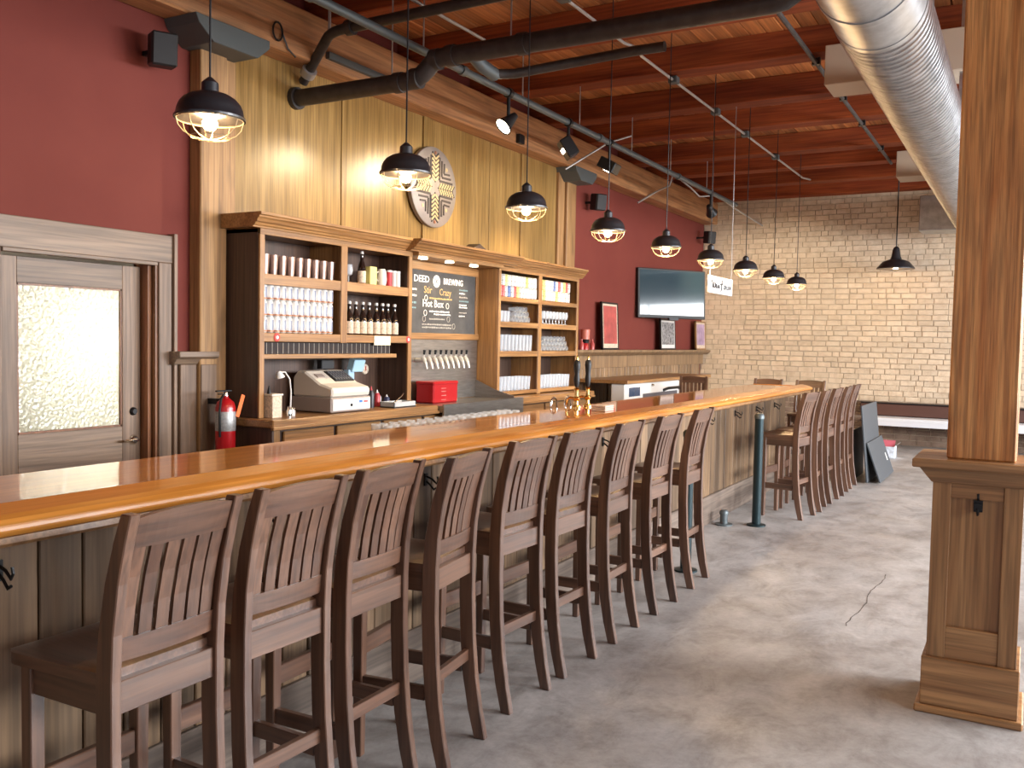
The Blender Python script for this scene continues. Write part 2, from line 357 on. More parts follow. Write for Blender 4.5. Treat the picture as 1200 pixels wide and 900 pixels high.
# left wall with door opening (door y 3.2..4.33, z 0..2.15)
DY0, DY1, DZ = 3.22, 4.33, 2.15
wl = struct('wall_left', MB().box(XL - .2, XL, YB, DY0, 0, 4.65).box(XL - .2, XL, DY0, DY1, DZ, 4.65).box(XL - .2, XL, DY1, YF + .2, 0, 4.65), M['red'])
wf = struct('wall_far', MB().box(XL - .2, XR + .2, YF, YF + .25, 0, 4.65), M['mortar'])
wr = MB(); ys = [YB] + [v for w in WIN_R for v in w] + [YF]
for k in range(0, len(ys), 2): wr.box(XR, XR + .25, ys[k], ys[k + 1], 0, 4.65)
for a, b in WIN_R: wr.box(XR, XR + .25, a, b, 0, .5); wr.box(XR, XR + .25, a, b, 3.4, 4.65)
struct('wall_right', wr, M['red'])
wb = MB(); xs = [XL - .2] + [v for w in WIN_B for v in w] + [XR + .25]
for k in range(0, len(xs), 2): wb.box(xs[k], xs[k + 1], YB - .25, YB, 0, 4.65)
for a, b in WIN_B: wb.box(a, b, YB - .25, YB, 0, .8); wb.box(a, b, YB - .25, YB, 3.6, 4.65)
struct('wall_back', wb, M['red'])
# window frames
nwin = 0
for a, b in WIN_R:
    nwin += 1; w = structe('window_%d' % nwin, (XR + .05, a, .5))
    f = MB(); f.box(XR + .02, XR + .1, a, a + .06, .5, 3.4).box(XR + .02, XR + .1, b - .06, b, .5, 3.4).box(XR + .02, XR + .1, a, b, .5, .56).box(XR + .02, XR + .1, a, b, 3.34, 3.4)
    obj('window_frame', f, M['trimwood_z'], w)
    obj('mullion', MB().box(XR + .04, XR + .08, (a + b) / 2 - .02, (a + b) / 2 + .02, .56, 3.34), M['trimwood_z'], w)
    obj('window_sill', MB().box(XR - .12, XR + .04, a - .05, b + .05, .47, .505), M['trimwood'], w)
for a, b in WIN_B:
    nwin += 1; w = structe('window_%d' % nwin, (a, YB - .05, .8))
    f = MB(); f.box(a, a + .06, YB - .1, YB - .02, .8, 3.6).box(b - .06, b, YB - .1, YB - .02, .8, 3.6).box(a, b, YB - .1, YB - .02, .8, .86).box(a, b, YB - .1, YB - .02, 3.54, 3.6)
    obj('window_frame', f, M['trimwood_z'], w)
    obj('mullion', MB().box((a + b) / 2 - .02, (a + b) / 2 + .02, YB - .08, YB - .04, .86, 3.54), M['trimwood_z'], w)
    obj('window_sill', MB().box(a - .05, b + .05, YB - .04, YB + .12, .77, .805), M['trimwood'], w)
# bricks of the far wall
BW, BH = .238, .0915
bx = obj('brick', MB().cbox((0, 0, 0), (BW - .012, .09, BH - .011)), M['brick'], wf, .006)
placed = 0; rest = MB(); low = MB(); first = True
for r in range(47):
    z = r * BH + BH / 2
    x = XL + (0 if r % 2 else -BW / 2) + random.uniform(-.03, .03)
    while x < XR:
        w = BW * (.5 if random.random() < .12 else 1) * random.uniform(.96, 1.04)
        x0, x1 = max(x, XL + .01), min(x + w, XR)
        if x1 - x0 > .06:
            cx = (x0 + x1) / 2; dy = random.uniform(-.006, .006); yy = YF + .03 + dy; tl = random.uniform(-.004, .004)
            if z < .72: low.cbox((cx, yy, z), (x1 - x0 - .012, .09, BH - .011))
            elif placed < 300 and 1.25 < z < 3.3 and -4.6 < cx < -1.1:
                sc = ((x1 - x0 - .012) / (BW - .012), 1, random.uniform(.96, 1.02))
                if first: bx.location = (cx, yy, z); bx.scale = sc; first = False
                else: inst(bx, (cx, yy, z + tl), wf, sc, (0, random.uniform(-.008, .008), 0))
                placed += 1
            else: rest.cbox((cx, yy, z + tl), (x1 - x0 - .012, .09, BH - .011))
        x += w
o = obj('bricks', rest, M['brick'], wf, 0); o['kind'] = 'stuff'
o = obj('bricks_bare', low, M['brickbrown'], wf, 0); o['kind'] = 'stuff'
# ledger beam on the left wall, posts, bolsters, panels
struct('trim_1', MB().box(XL, -5.13, YB, YF, 3.86, 4.25), M['ledger'], .015)
t2 = structe('trim_2', (-5.33, 4.8, 0))
obj('post', MB().box(XL, -5.27, 4.65, 4.9, 0, 3.86), M['post'], t2, .008)
obj('side_board', MB().box(XL, -5.31, 4.9, 5.02, 0, 3.86), M['post'], t2, .005)
def bolster(y0, y1, par):
    obj('bolster', MB().prism([(y0, 3.86), (y0 + .03, 3.80), (y0 + .16, 3.70), (y1 - .12, 3.70), (y1, 3.80), (y1, 3.86)], 'x', XL, -5.06), M['greysteel'], par, .004)
bolster(4.42, 5.12, t2)
t3 = structe('trim_3', (-5.33, 10.7, 0))
obj('post', MB().box(XL, -5.27, 10.62, 10.88, 0, 3.86), M['post'], t3, .008)
obj('side_board', MB().box(XL, -5.31, 10.45, 10.62, 0, 3.86), M['post'], t3, .005)
bolster(10.42, 11.05, t3)
py = [5.03, 6.28, 7.55, 8.8, 9.55, 10.45]
for a, b in zip(py, py[1:]):
    obj('panel', MB().box(XL, -5.345, a + .006, b - .006, 2.3, 3.86), M['panel'], wl, .004)
for y in (7.55, 9.55):
    obj('batten', MB().box(-5.345, -5.325, y - .05, y + .05, 2.3, 3.86), M['panel'], wl, .003)
obj('panel', MB().box(XL, -5.345, 5.03, 10.45, 0, 2.3), M['cabdark'], wl)
# door casing, jambs and door
t4 = structe('trim_4', (-5.36, 3.8, 0))
obj('header', MB().box(XL, -5.345, DY0 - .16, DY1 + .155, DZ, 2.345), M['trimwood'], t4, .004)
obj('header_bead', MB().box(XL, -5.33, DY0, DY1, DZ - .025, DZ), M['trimwood'], t4, .003)
for a, b in ((DY0 - .16, DY0), (DY1 + .02, DY1 + .13)): obj('casing', MB().box(XL, -5.345, a, b, 0, DZ), M['trimwood_z'], t4, .004)
obj('backband', MB().box(XL, -5.325, DY1 + .135, DY1 + .165, 0, 2.36), M['trimwood_z'], t4, .003)
obj('jamb', MB().box(XL - .2, -5.36, DY1, DY1 + .02, 0, DZ), M['jamb'], t4)
obj('jamb', MB().box(XL - .2, -5.36, DY0 - .02, DY0, 0, DZ), M['jamb'], t4)
obj('stop', MB().box(-5.52, -5.40, DY1 - .03, DY1, 0, DZ), M['jamb'], t4)
dr = structe('door_1', (-5.5, 3.75, 0)); dx0, dx1 = -5.52, -5.475
d0, d1, g0, g1, gz0, gz1 = DY0 + .02, DY1 - .035, 3.395, 4.15, 1.0, 1.95
obj('stile', MB().box(dx0, dx1, d0, g0, .01, DZ - .035), M['trimwood_z'], dr, .003)
obj('stile', MB().box(dx0, dx1, g1, d1, .01, DZ - .035), M['trimwood_z'], dr, .003)
obj('rail', MB().box(dx0, dx1, g0, g1, gz1, DZ - .035), M['trimwood'], dr, .003)
obj('rail', MB().box(dx0, dx1, g0, g1, .01, gz0), M['trimwood'], dr, .003)
gb = MB().box(dx0 + .005, dx1 - .006, g0, g0 + .012, gz0, gz1).box(dx0 + .005, dx1 - .006, g1 - .012, g1, gz0, gz1).box(dx0 + .005, dx1 - .006, g0, g1, gz0, gz0 + .012).box(dx0 + .005, dx1 - .006, g0, g1, gz1 - .012, gz1)
obj('glazing_bead', gb, M['jamb'], dr)
o = obj('pane', MB().box(-5.503, -5.497, g0 + .006, g1 - .006, gz0 + .006, gz1 - .006), M['pebble'], dr); o['label'] = 'frosted pebbled glass pane lit from behind'
obj('deadbolt', MB().lathe([(.0, .022), (.018, .022), (.027, .012), (.03, 0)], 16, (dx1, d1 - .06, 1.10), Matrix.Rotation(PI / 2, 4, 'Y')), M['black'], dr)
hd = MB().lathe([(0, .03), (.02, .03), (.033, .012), (.036, 0)], 16, (dx1, d1 - .06, .90), Matrix.Rotation(PI / 2, 4, 'Y'))
hd.tube([(dx1 + .02, d1 - .06, .90), (dx1 + .055, d1 - .06, .90), (dx1 + .06, d1 - .09, .902), (dx1 + .06, d1 - .17, .905)], .009, 8)
obj('lever_handle', hd, M['chrome'], dr)
# lit room behind the door
struct('wall_back_room', MB().box(-8.2, -8.1, 1.5, 6, 0, 3).box(-8.2, -5.59, 5.9, 6, 0, 3).box(-8.2, -5.59, 1.5, 1.6, 0, 3).box(-8.2, -5.59, 1.5, 6, 2.9, 3).box(-8.2, -5.59, 1.5, 6, -.1, 0), M['plaster'])
bl = bpy.data.lights.new('back_room_lamp', 'POINT'); bl.energy = 23; bl.color = (1, .95, .80); bl.shadow_soft_size = .15
bo = bpy.data.objects.new('back_room_lamp', bl); COL.objects.link(bo); bo.location = (-5.98, 4.0, 1.62)
# short wainscot return between door and post, and far wainscot with ledge
t5 = structe('trim_5', (-5.33, 4.56, 0))
obj('cap', MB().prism([(XL, 1.43), (-5.30, 1.43), (-5.27, 1.47), (-5.235, 1.485), (-5.235, 1.525), (XL, 1.525)], 'y', 4.44, 4.80), M['trimwood'], t5, .003)
obj('board', MB().box(XL, -5.30, 4.50, 4.645, 0, 1.43), M['trimwood_z'], t5, .004)
obj('board', MB().box(XL, -5.262, 4.655, 4.80, 0, 1.43), M['trimwood_z'], t5, .004)
t6 = structe('trim_6', (-5.33, 13, 0))
obj('ledge', MB().prism([(XL, 1.46), (-5.25, 1.46), (-5.19, 1.505), (-5.19, 1.54), (XL, 1.54)], 'y', 10.36, YF - .02), M['wains'], t6, .003)
obj('apron', MB().box(XL, -5.33, 10.9, YF - .02, 1.28, 1.46), M['wains'], t6)
y = 10.90; wbs = None
while y < YF - .15:
    if wbs is None: wbs = obj('board', MB().box(0, .04, .004, .146, 0, 1.28), M['wains'], t6, .006, local=True); wbs.location = (XL + 5.33, y - 13, 0)
    else: inst(wbs, (XL + 5.33 + random.uniform(0, .004), y - 13, 0), t6)
    y += .15
y = 10.98
while y < YF - .3:
    obj('batten', MB().box(XL, -5.335, y, y + .06, 0, 1.28), M['wains'], t6, .004); y += .62
# ------------------------------------------------------------------ the bar
BY0, BY1, BXF, BXB, BZ = -2.0, 11.25, -2.27, -2.97, 1.166
bar = thing('bar_counter', 'long bar counter clad in weathered upright boards behind the stools', 'bar counter', (-2.7, 4.5, 0))
obj('carcass', MB().box(BXB + .08, -2.545, BY0 + .02, BY1 - .2, 0, 1.10), M['cabdark'], bar)
y = BY0; bb = None
while y < BY1 - .25:
    if bb is None: bb = obj('board', MB().box(-.012, .012, .003, .142, .0, .84), M['barboard'], bar, .004, local=True); bb.location = (.167, y - 4.5, .26)
    else: inst(bb, (.167 + random.uniform(-.003, .003), y - 4.5, .26), bar)
    y += .145
y = BY1 - .2
for k in range(3): inst(bb, (-.2 + .0, 0, 0), bar).matrix_local = Matrix.Translation((.155 - .147 * k, y - 4.5, .26)) @ Matrix.Rotation(PI / 2, 4, 'Z')
obj('skirting', MB().box(-2.545, -2.505, BY0, BY1 - .18, 0, .26), M['kick'], bar, .006)
def hook(y):
    h = MB().cbox((-2.517, y, .97), (.008, .025, .06)); h.tube([(-2.512, y, .985), (-2.48, y, .975), (-2.455, y, .955), (-2.445, y, .972), (-2.45, y, .99)], .005, 6)
    h.tube([(-2.512, y, .96), (-2.49, y, .945), (-2.47, y, .925), (-2.455, y, .935)], .005, 6)
    obj('coat_hook', h, M['black'], bar)
for y in (1.5, 2.55, 3.6, 4.65, 5.7, 6.75, 8.0, 8.9, 9.7, 10.5): hook(y)
bt = thing('bar_countertop', 'glossy varnished orange wooden bar top with rounded nosing', 'bar top', (-2.62, 4.5, 1.1))
obj('slab', MB().box(BXB, BXF - .154, BY0, BY1 - .03, 1.115, BZ), M['bartop'], bt, .006)
nz = [(BXF - .155, 1.160), (BXF - .155, 1.170), (BXF - .135, 1.184), (BXF - .115, 1.187), (BXF - .03, 1.172), (BXF - .006, 1.164), (BXF + .012, 1.150), (BXF + .016, 1.136), (BXF + .008, 1.122), (BXF - .01, 1.116), (BXF - .155, 1.116)]
obj('nosing', MB().prism(nz, 'y', BY0, BY1), M['barnose'], bt, .003)
obj('lower_edge', MB().prism([(BXF - .10, 1.09), (BXF - .012, 1.09), (BXF - .002, 1.100), (BXF - .006, 1.116), (BXF - .10, 1.116)], 'y', BY0, BY1 - .02), M['oak_y'], bt)
obj('end_nosing', MB().box(BXB, BXF - .156, BY1 - .03, BY1, 1.108, 1.171), M['barnose'], bt, .01)
obj('under_rail', MB().box(-2.545, -2.375, BY0, BY1 - .06, 1.085, 1.1145), M['barnose'], bt)
# service shelf behind the bar
ss = thing('service_shelf', 'stainless under-bar service shelf behind the bar top', 'shelf', (-3.15, 5.2, 0))
obj('shelf_top', MB().box(-3.34, -2.985, 3.2, 6.9, 1.06, 1.09), M['steel'], ss)
for yy in (3.25, 5.0, 6.8): obj('leg', MB().box(-3.32, -3.28, yy, yy + .04, 0, 1.06), M['steel'], ss)
# ------------------------------------------------------------------ bar stools
def make_stool():
    t = thing('bar_stool', 'x', 'bar stool', (0, 0, 0), 'wooden slat-back bar stools')
    prof = [(.188, 0), (.160, .12), (.137, .26), (.123, .42), (.116, .60), (.116, .78), (.124, .90), (.146, 1.03), (.176, 1.14), (.2, 1.21)]
    for s in (-1, 1):
        b = MB(); vs = []; n = len(prof)
        for i, (px, z) in enumerate(prof):
            d = (.050, .056, .060, .060, .060, .060, .056, .050, .044, .038)[i] / 2
            y0, y1 = s * .170 - .016, s * .170 + .016
            vs += [(px - d, y0, z), (px + d, y0, z), (px + d, y1, z), (px - d, y1, z)]
        fs = [(3, 2, 1, 0), tuple(4 * (n - 1) + k for k in range(4))]
        for i in range(n - 1):
            for k in range(4): fs.append((4 * i + k, 4 * i + (k + 1) % 4, 4 * i + 4 + (k + 1) % 4, 4 * i + 4 + k))
        b.add(vs, fs); obj('rear_leg', b, M['stoolZ'], t, .003)
        b = MB(); vs = []
        for z, d in ((0, .034), (.5, .042), (.766, .042)):
            vs += [(-.19 - d / 2, s * .168 - d / 2, z), (-.19 + d / 2, s * .168 - d / 2, z), (-.19 + d / 2, s * .168 + d / 2, z), (-.19 - d / 2, s * .168 + d / 2, z)]
        fs = [(3, 2, 1, 0), (8, 9, 10, 11)]
        for i in range(2):
            for k in range(4): fs.append((4 * i + k, 4 * i + (k + 1) % 4, 4 * i + 4 + (k + 1) % 4, 4 * i + 4 + k))
        b.add(vs, fs); obj('front_leg', b, M['stoolZ'], t, .003)
        obj('side_apron', MB().box(-.17, .09, s * .168 - .012, s * .168 + .012, .69, .766), M['stoolX'], t, .002)
        obj('side_stretcher', MB().box(-.172, .10, s * .168 - .011, s * .168 + .011, .27, .325), M['stoolX'], t, .002)
    # saddle seat
    nx, ny = 12, 12; b = MB(); vs = []; fs = []
    for lay in (0, 1):
        for i in range(nx + 1):
            for j in range(ny + 1):
                u, v = i / nx, j / ny
                xx = -.262 + u * .372; hw = .203 - .022 * u
                if u < .12: hw -= .02 * (1 - u / .12) ** 2
                yy = (v - .5) * 2 * hw
                if lay: z = .806 - .016 * max(0, math.sin(PI * min(1, u * 1.05))) * (math.sin(PI * v) ** .6 if 0 < v < 1 else 0) - (.008 if i in (0, nx) or j in (0, ny) else 0)
                else: z = .766
                vs.append((xx, yy, z))
    W2 = (nx + 1) * (ny + 1); idx = lambda l, i, j: l * W2 + i * (ny + 1) + j
    for i in range(nx):
        for j in range(ny):
            fs.append((idx(1, i, j), idx(1, i + 1, j), idx(1, i + 1, j + 1), idx(1, i, j + 1))); fs.append((idx(0, i, j), idx(0, i, j + 1), idx(0, i + 1, j + 1), idx(0, i + 1, j)))
        fs.append((idx(0, i, 0), idx(0, i + 1, 0), idx(1, i + 1, 0), idx(1, i, 0))); fs.append((idx(0, i + 1, ny), idx(0, i, ny), idx(1, i, ny), idx(1, i + 1, ny)))
    for j in range(ny):
        fs.append((idx(0, 0, j + 1), idx(0, 0, j), idx(1, 0, j), idx(1, 0, j + 1))); fs.append((idx(0, nx, j), idx(0, nx, j + 1), idx(1, nx, j + 1), idx(1, nx, j)))
    b.add(vs, fs, True); obj('seat', b, M['stoolX'], t)
    def rail(z0, z1, x0, x1, th, bow, crown, name):   # rail curved backwards in plan
        n = 10; vs = []; fs = []
        for j in range(n + 1):
            v = j / n * 2 - 1; y = v * .156; bo = bow * (1 - v * v); c = crown * (1 - v * v)
            for (zz, xx) in ((z0, x0), (z1 + c, x1)):
                vs += [(xx + bo - th / 2, y, zz), (xx + bo + th / 2, y, zz)]
        for j in range(n):
            a, c = 4 * j, 4 * j + 4
            fs += [(a, c, c + 1, a + 1), (a + 1, c + 1, c + 3, a + 3), (a + 3, c + 3, c + 2, a + 2), (a + 2, c + 2, c, a)]
        fs += [(0, 1, 3, 2), (4 * n, 4 * n + 2, 4 * n + 3, 4 * n + 1)]
        return obj(name, MB().add(vs, fs), M['stoolY'], t)
    rail(1.118, 1.196, .172, .197, .02, .012, .014, 'top_rail')
    rail(.822, .882, .116, .122, .022, .012, 0, 'lower_rail')
    for k in range(6):
        yc = (k - 2.5) * .0515; bo = .012 * (1 - (yc / .156) ** 2); w = .0195; vs = []
        for i, (z, xx) in enumerate(((.878, .121), (.96, .132), (1.04, .149), (1.122, .173))):
            vs += [(xx + bo - .005, yc - w, z), (xx + bo + .005, yc - w, z), (xx + bo + .005, yc + w, z), (xx + bo - .005, yc + w, z)]
        fs = [(3, 2, 1, 0), (12, 13, 14, 15)]
        for i in range(3):
            for q in range(4): fs.append((4 * i + q, 4 * i + (q + 1) % 4, 4 * i + 4 + (q + 1) % 4, 4 * i + 4 + q))
        obj('slat', MB().add(vs, fs), M['stoolZ'], t)
    obj('back_apron', MB().box(.108, .134, -.156, .156, .69, .775), M['stoolY'], t, .002)
    obj('front_apron', MB().box(-.202, -.18, -.148, .148, .69, .766), M['stoolY'], t, .002)
    obj('front_stretcher', MB().box(-.204, -.178, -.148, .148, .40, .47), M['stoolY'], t, .003)
    obj('back_stretcher', MB().box(.112, .134, -.156, .156, .325, .372), M['stoolY'], t, .002)
    return t
st = make_stool(); used = False
near = [(1.62, -2.09, 1), (2.08, -2.10, -1), (2.54, -2.12, 2), (2.97, -2.08, 8), (3.62, -2.13, -3), (4.13, -2.12, -2), (4.73, -2.12, 1), (5.36, -2.11, -1), (6.05, -2.12, 1)]
far = [(8.98, -1.99, -8), (9.50, -1.96, 3), (10.08, -1.95, -2), (10.66, -1.94, 2), (11.26, -1.95, 0)]
def put(x, y, deg, label):
    global used
    if not used: st.location = (x, y, 0); st.rotation_euler = (0, 0, math.radians(deg)); st['label'] = label; used = True
    else: dup(st, (x, y, 0), math.radians(deg), label)
for k, (y, x, a) in enumerate(near):
    put(x, y, a, 'dark wooden slat-back stool at the bar, %s before the gap with the steel post' % ORD[len(near) - 1 - k])
for k, (y, x, a) in enumerate(far):
    put(x, y, a, 'dark wooden slat-back stool at the bar, %s past the steel post' % ORD[k])
put(-2.98, 11.86, 90, 'wooden stool at the bar end, on the side of the red wall')
put(-2.44, 11.86, 90, 'wooden stool at the bar end, beside the row of stools')
put(-4.02, 12.16, -75, 'wooden stool at the wall counter below the television')
# ------------------------------------------------------------------ pillar
pl = thing('wooden_pillar', 'square timber pillar on a panelled oak pedestal with iron hook', 'pillar', (-.18, 4.68, 0))
PX0, PX1, PY0, PY1 = -.36, .0, 4.49, 4.85
obj('base_moulding', MB().box(PX0 - .04, PX1 + .035, PY0 - .035, PY1 + .035, 0, .035), M['oak_y'], pl, .006)
obj('plinth', MB().box(PX0 - .018, PX1 + .015, PY0 - .018, PY1 + .018, .035, .255), M['oak_y'], pl, .004)
obj('core_panel', MB().box(PX0 + .02, PX1 - .02, PY0 + .02, PY1 - .02, .255, 1.09), M['oak'], pl)
for x0 in (PX0, PX1 - .075):
    for y0 in (PY0, PY1 - .03): obj('stile', MB().box(x0, x0 + .075, y0, y0 + .03, .255, 1.09), M['oak'], pl, .002)
for y0 in (PY0 + .004, PY1 - .026):
    obj('top_rail', MB().box(PX0 + .075, PX1 - .075, y0, y0 + .022, .985, 1.09), M['oak_y'], pl, .002)
    obj('bottom_rail', MB().box(PX0 + .075, PX1 - .075, y0, y0 + .022, .255, .40), M['oak_y'], pl, .002)
for x0 in (PX0 + .0, PX1 - .03):
    for y0 in (PY0 + .03, PY1 - .10): obj('stile', MB().box(x0, x0 + .03, y0, y0 + .07, .255, 1.09), M['oak'], pl, .002)
obj('cove', MB().prism([(PX0 - .005, 1.05), (PX1 + .005, 1.05), (PX1 + .055, 1.115), (PX0 - .06, 1.115)], 'y', PY0 - .012, PY1 + .012), M['oak_y'], pl, .003)
obj('cap', MB().box(PX0 - .085, PX1 + .08, PY0 - .05, PY1 + .05, 1.115, 1.155), M['oak_y'], pl, .005)
obj('timber_post', MB().box(-.312, -.035, PY0 + .035, PY0 + .315, 1.155, 4.25), M['pillar'], pl, .008)
hk = MB().cbox((-.175, PY0 + .012, .955), (.036, .014, .05)); hk.tube([(-.175, PY0 + .0, .93), (-.175, PY0 - .02, .922), (-.175, PY0 - .035, .935), (-.175, PY0 - .035, .95)], .006, 6)
hk.tube([(-.175, PY0 + .01, .985), (-.175, PY0 - .01, .99), (-.175, PY0 - .03, 1.0), (-.175, PY0 - .035, 1.015)], .005, 6).cbox((-.175, PY0 - .002, .955), (.028, .02, .03))
obj('coat_hook', hk, M['black'], pl)
dl = thing('drink_ledge', 'oak drink ledge running from the pillar pedestal towards the windows', 'ledge', (.9, 4.67, 0))
obj('ledge_top', MB().box(PX1 + .085, 1.9, PY0 + .0, PY1 - .0, 1.115, 1.155), M['oak_y'], dl, .005)
obj('fascia', MB().box(PX1 + .005, 1.9, PY0 + .13, PY0 + .23, .99, 1.113), M['oak_y'], dl, .003)
for sx in (1.82,): obj('leg', MB().box(sx, sx + .08, PY0 + .13, PY0 + .23, 0, .99), M['oak'], dl, .004)
# ------------------------------------------------------------------ pendant lamps
def ring(r, z, n=20, c=(0, 0)): return [(c[0] + r * math.cos(2 * PI * k / n), c[1] + r * math.sin(2 * PI * k / n), z) for k in range(n)]
def point(parent, z, power, col, r=.03):
    l = bpy.data.lights.new('bulb_light', 'POINT'); l.energy = power; l.color = col; l.shadow_soft_size = r
    o = bpy.data.objects.new('bulb_light', l); COL.objects.link(o); o.parent = parent; o.location = (0, 0, z); return o
LZ = 2.50; WARM = (1.0, .66, .32)
def make_pendant(top):
    t = thing('pendant_lamp', 'x', 'pendant lamp', (0, 0, 0), 'caged pendant lamps over the bar')
    out = [(.137, -.004), (.138, .004), (.130, .012), (.127, .034), (.118, .056), (.101, .076), (.076, .091), (.052, .099), (.034, .101), (.033, .138), (.025, .146), (.012, .158), (.006, .162), (0, .162)]
    sh = MB().lathe(out, 28); obj('shade', sh, M['shade'], t).data.polygons.foreach_set('use_smooth', [True] * len(sh.f))
    inn = [(.135, -.003), (.123, .032), (.113, .053), (.096, .072), (.07, .086), (.03, .092), (0, .092)]
    obj('shade_lining', MB().lathe(inn, 28), M['shadein'], t)
    obj('socket', MB().lathe([(0, .091), (.018, .09), (.02, .02), (0, .02)], 14), M['black'], t)
    obj('bulb', MB().lathe([(0, .022), (.013, .02), (.018, .006), (.030, -.014), (.030, -.026), (.02, -.042), (0, -.048)], 16), M['bulb'], t)
    cg = MB(); cg.tube(ring(.128, -.006, 24), .0022, 5, closed=True); cg.tube(ring(.075, -.072, 20), .0022, 5, closed=True)
    for k in range(8):
        a = 2 * PI * k / 8 + .2; c, s = math.cos(a), math.sin(a)
        cg.tube([(.128 * c, .128 * s, -.006), (.12 * c, .12 * s, -.035), (.10 * c, .10 * s, -.058), (.07 * c, .07 * s, -.074), (.03 * c, .03 * s, -.083), (0, 0, -.085)], .0022, 5)
    obj('cage', cg, M['wire'], t)
    obj('cord', MB().tube([(0, 0, .155), (0, 0, top)], .0042, 6), M['black'], t)
    obj('ceiling_cup', MB().lathe([(0, top - .03), (.03, top - .03), (.045, top), (0, top)], 14), M['black'], t)
    point(t, -.062, 17, WARM, .06)
    return t
pn = make_pendant(4.48 - LZ)
for k in range(9):
    y = 2.56 + 1.296 * k - (.0 if k < 4 else .02)
    lab = 'black pendant lamp with wire cage over the bar, %s from the brick wall' % ORD[8 - k]
    if k == 0: pn.location = (-2.85, y, LZ); pn['label'] = lab
    else: dup(pn, (-2.85, y, LZ), 0.13 * k, lab)
bp_ = thing('barn_pendant', 'wide black barn pendant lamp without cage near the brick wall', 'pendant lamp', (-1.93, 15.7, 2.90))
prof = [(.285, 0), (.287, .012), (.275, .03), (.20, .115), (.14, .14), (.09, .155), (.07, .20), (.055, .30), (.04, .34), (.012, .36), (0, .36)]
obj('shade', MB().lathe(prof, 30, (-1.93, 15.7, 2.90)), M['shade'], bp_)
obj('shade_lining', MB().lathe([(.283, .001), (.265, .03), (.19, .105), (.09, .14), (0, .142)], 30, (-1.93, 15.7, 2.90)), plain('white_enamel', (.8, .78, .74), .4), bp_)
obj('bulb', MB().lathe([(0, .14), (.03, .13), (.045, .08), (.03, .035), (0, .025)], 14, (-1.93, 15.7, 2.90)), M['bulb'], bp_)
obj('cord', MB().tube([(-1.93, 15.7, 3.25), (-1.93, 15.7, 4.46)], .01, 6), M['black'], bp_)
obj('ceiling_cup', MB().lathe([(0, -.03), (.08, -.03), (.09, 0), (0, 0)], 14, (-1.93, 15.7, 4.48)), M['black'], bp_)
point(bp_, .005, 22, WARM, .04)
# ------------------------------------------------------------------ hung sign over the bar
sg = thing('hanging_sign', 'small white sign hung on two thin chains over the bar', 'sign', (-2.9, 9.55, 2.17))
obj('board', MB().box(-2.915, -2.89, 9.14, 9.96, 2.18, 2.36), M['white'], sg, .003)
fx = frame_x((-2.888, 9.14, 2.18)); q = MB()
def stroke(b, pts, r, m): b.tube([m @ Vector((a, c, 0)) for a, c in pts], r, 4)
for pts in ([(.06, .13), (.09, .10), (.10, .06), (.13, .06)], [(.14, .12), (.13, .07), (.17, .06), (.19, .08), (.18, .11)], [(.22, .10), (.21, .06), (.25, .06), (.27, .09)], [(.29, .06), (.31, .09), (.33, .06)],
            [(.42, .15), (.41, .10), (.40, .05), (.38, .03)], [(.36, .10), (.46, .11)], [(.50, .06), (.52, .10), (.56, .09), (.54, .06), (.50, .06)], [(.60, .10), (.60, .06), (.65, .06), (.66, .10)], [(.70, .06), (.70, .10), (.74, .07)]):
    stroke(q, pts, .0065, fx)
obj('lettering', q, M['black'], sg)
for y in (9.17, 9.93): obj('chain', MB().tube([(-2.9, y, 2.36), (-2.9, y, 4.48)], .004, 5), M['conduit'], sg)
# ------------------------------------------------------------------ pipes, conduits, duct
def pipe(name, pts, r, mat, label, cat='pipe', n=12): return solo(name, MB().tube(pts, r, n), mat, label, cat)
ip = thing('iron_drain_pipe', 'thick dark cast iron pipe crossing under the joists above the bar', 'pipe', (-3.5, 5.69, 3.7))
def bend(a, b, c, k=4):
    a, b, c = Vector(a), Vector(b), Vector(c); return [a.lerp(b, t / k).lerp(b.lerp(c, t / k), t / k) for t in range(k + 1)]
z0, z1, yy = 3.60, 3.74, 5.69
pth = [(-5.32, yy, z0), (-4.25, yy, z0)] + bend((-4.2, yy, z0), (-4.1, yy, z0), (-4.02, yy, z0 + .07)) + bend((-4.0, yy, z1 - .05), (-3.95, yy, z1), (-3.85, yy, z1)) + [(-3.3, yy, z1), (-1.7, yy, z1)] + bend((-1.45, yy, z1), (-1.3, yy, z1), (-1.3, yy, z1 + .15)) + [(-1.3, yy, 4.48)]
obj('pipe_run', MB().tube(pth, .068, 16), M['ironpipe'], ip)
for xx, zz in ((-4.28, z0), (-4.12, z0 + .012), (-3.94, z1 - .01), (-3.80, z1), (-3.2, z1)):
    obj('coupling', MB().tube([(xx - .035, yy, zz), (xx + .035, yy, zz)], .078, 16), M['ironpipe'], ip)
obj('wall_flange', MB().tube([(-5.345, yy, z0), (-5.30, yy, z0)], .09, 16), M['ironpipe'], ip)
for xx in (-4.35, -3.3, -1.7): obj('hanger', MB().tube([(xx, yy, z0 if xx < -4 else z1), (xx, yy, 4.48)], .006, 6), M['conduit'], ip)
fit = MB().tube([(-3.62, yy, z1 - .02), (-3.62, yy + .12, z1 - .06), (-3.62, yy + .32, z1 - .08)], .05, 12)
obj('branch_fitting', fit, M['teal'], ip)
obj('branch_pipe', MB().tube([(-3.62, yy + .3, z1 - .08), (-3.5, yy + .42, z1 - .06), (-2.6, yy + .55, z1 + .02), (-2.35, yy + .55, z1 + .02)], .036, 10), M['ironpipe'], ip)
p2 = thing('angled_drain_pipe', 'dark pipe angling up from the wall and running under the joists', 'pipe', (-4.5, 5.6, 4.0))
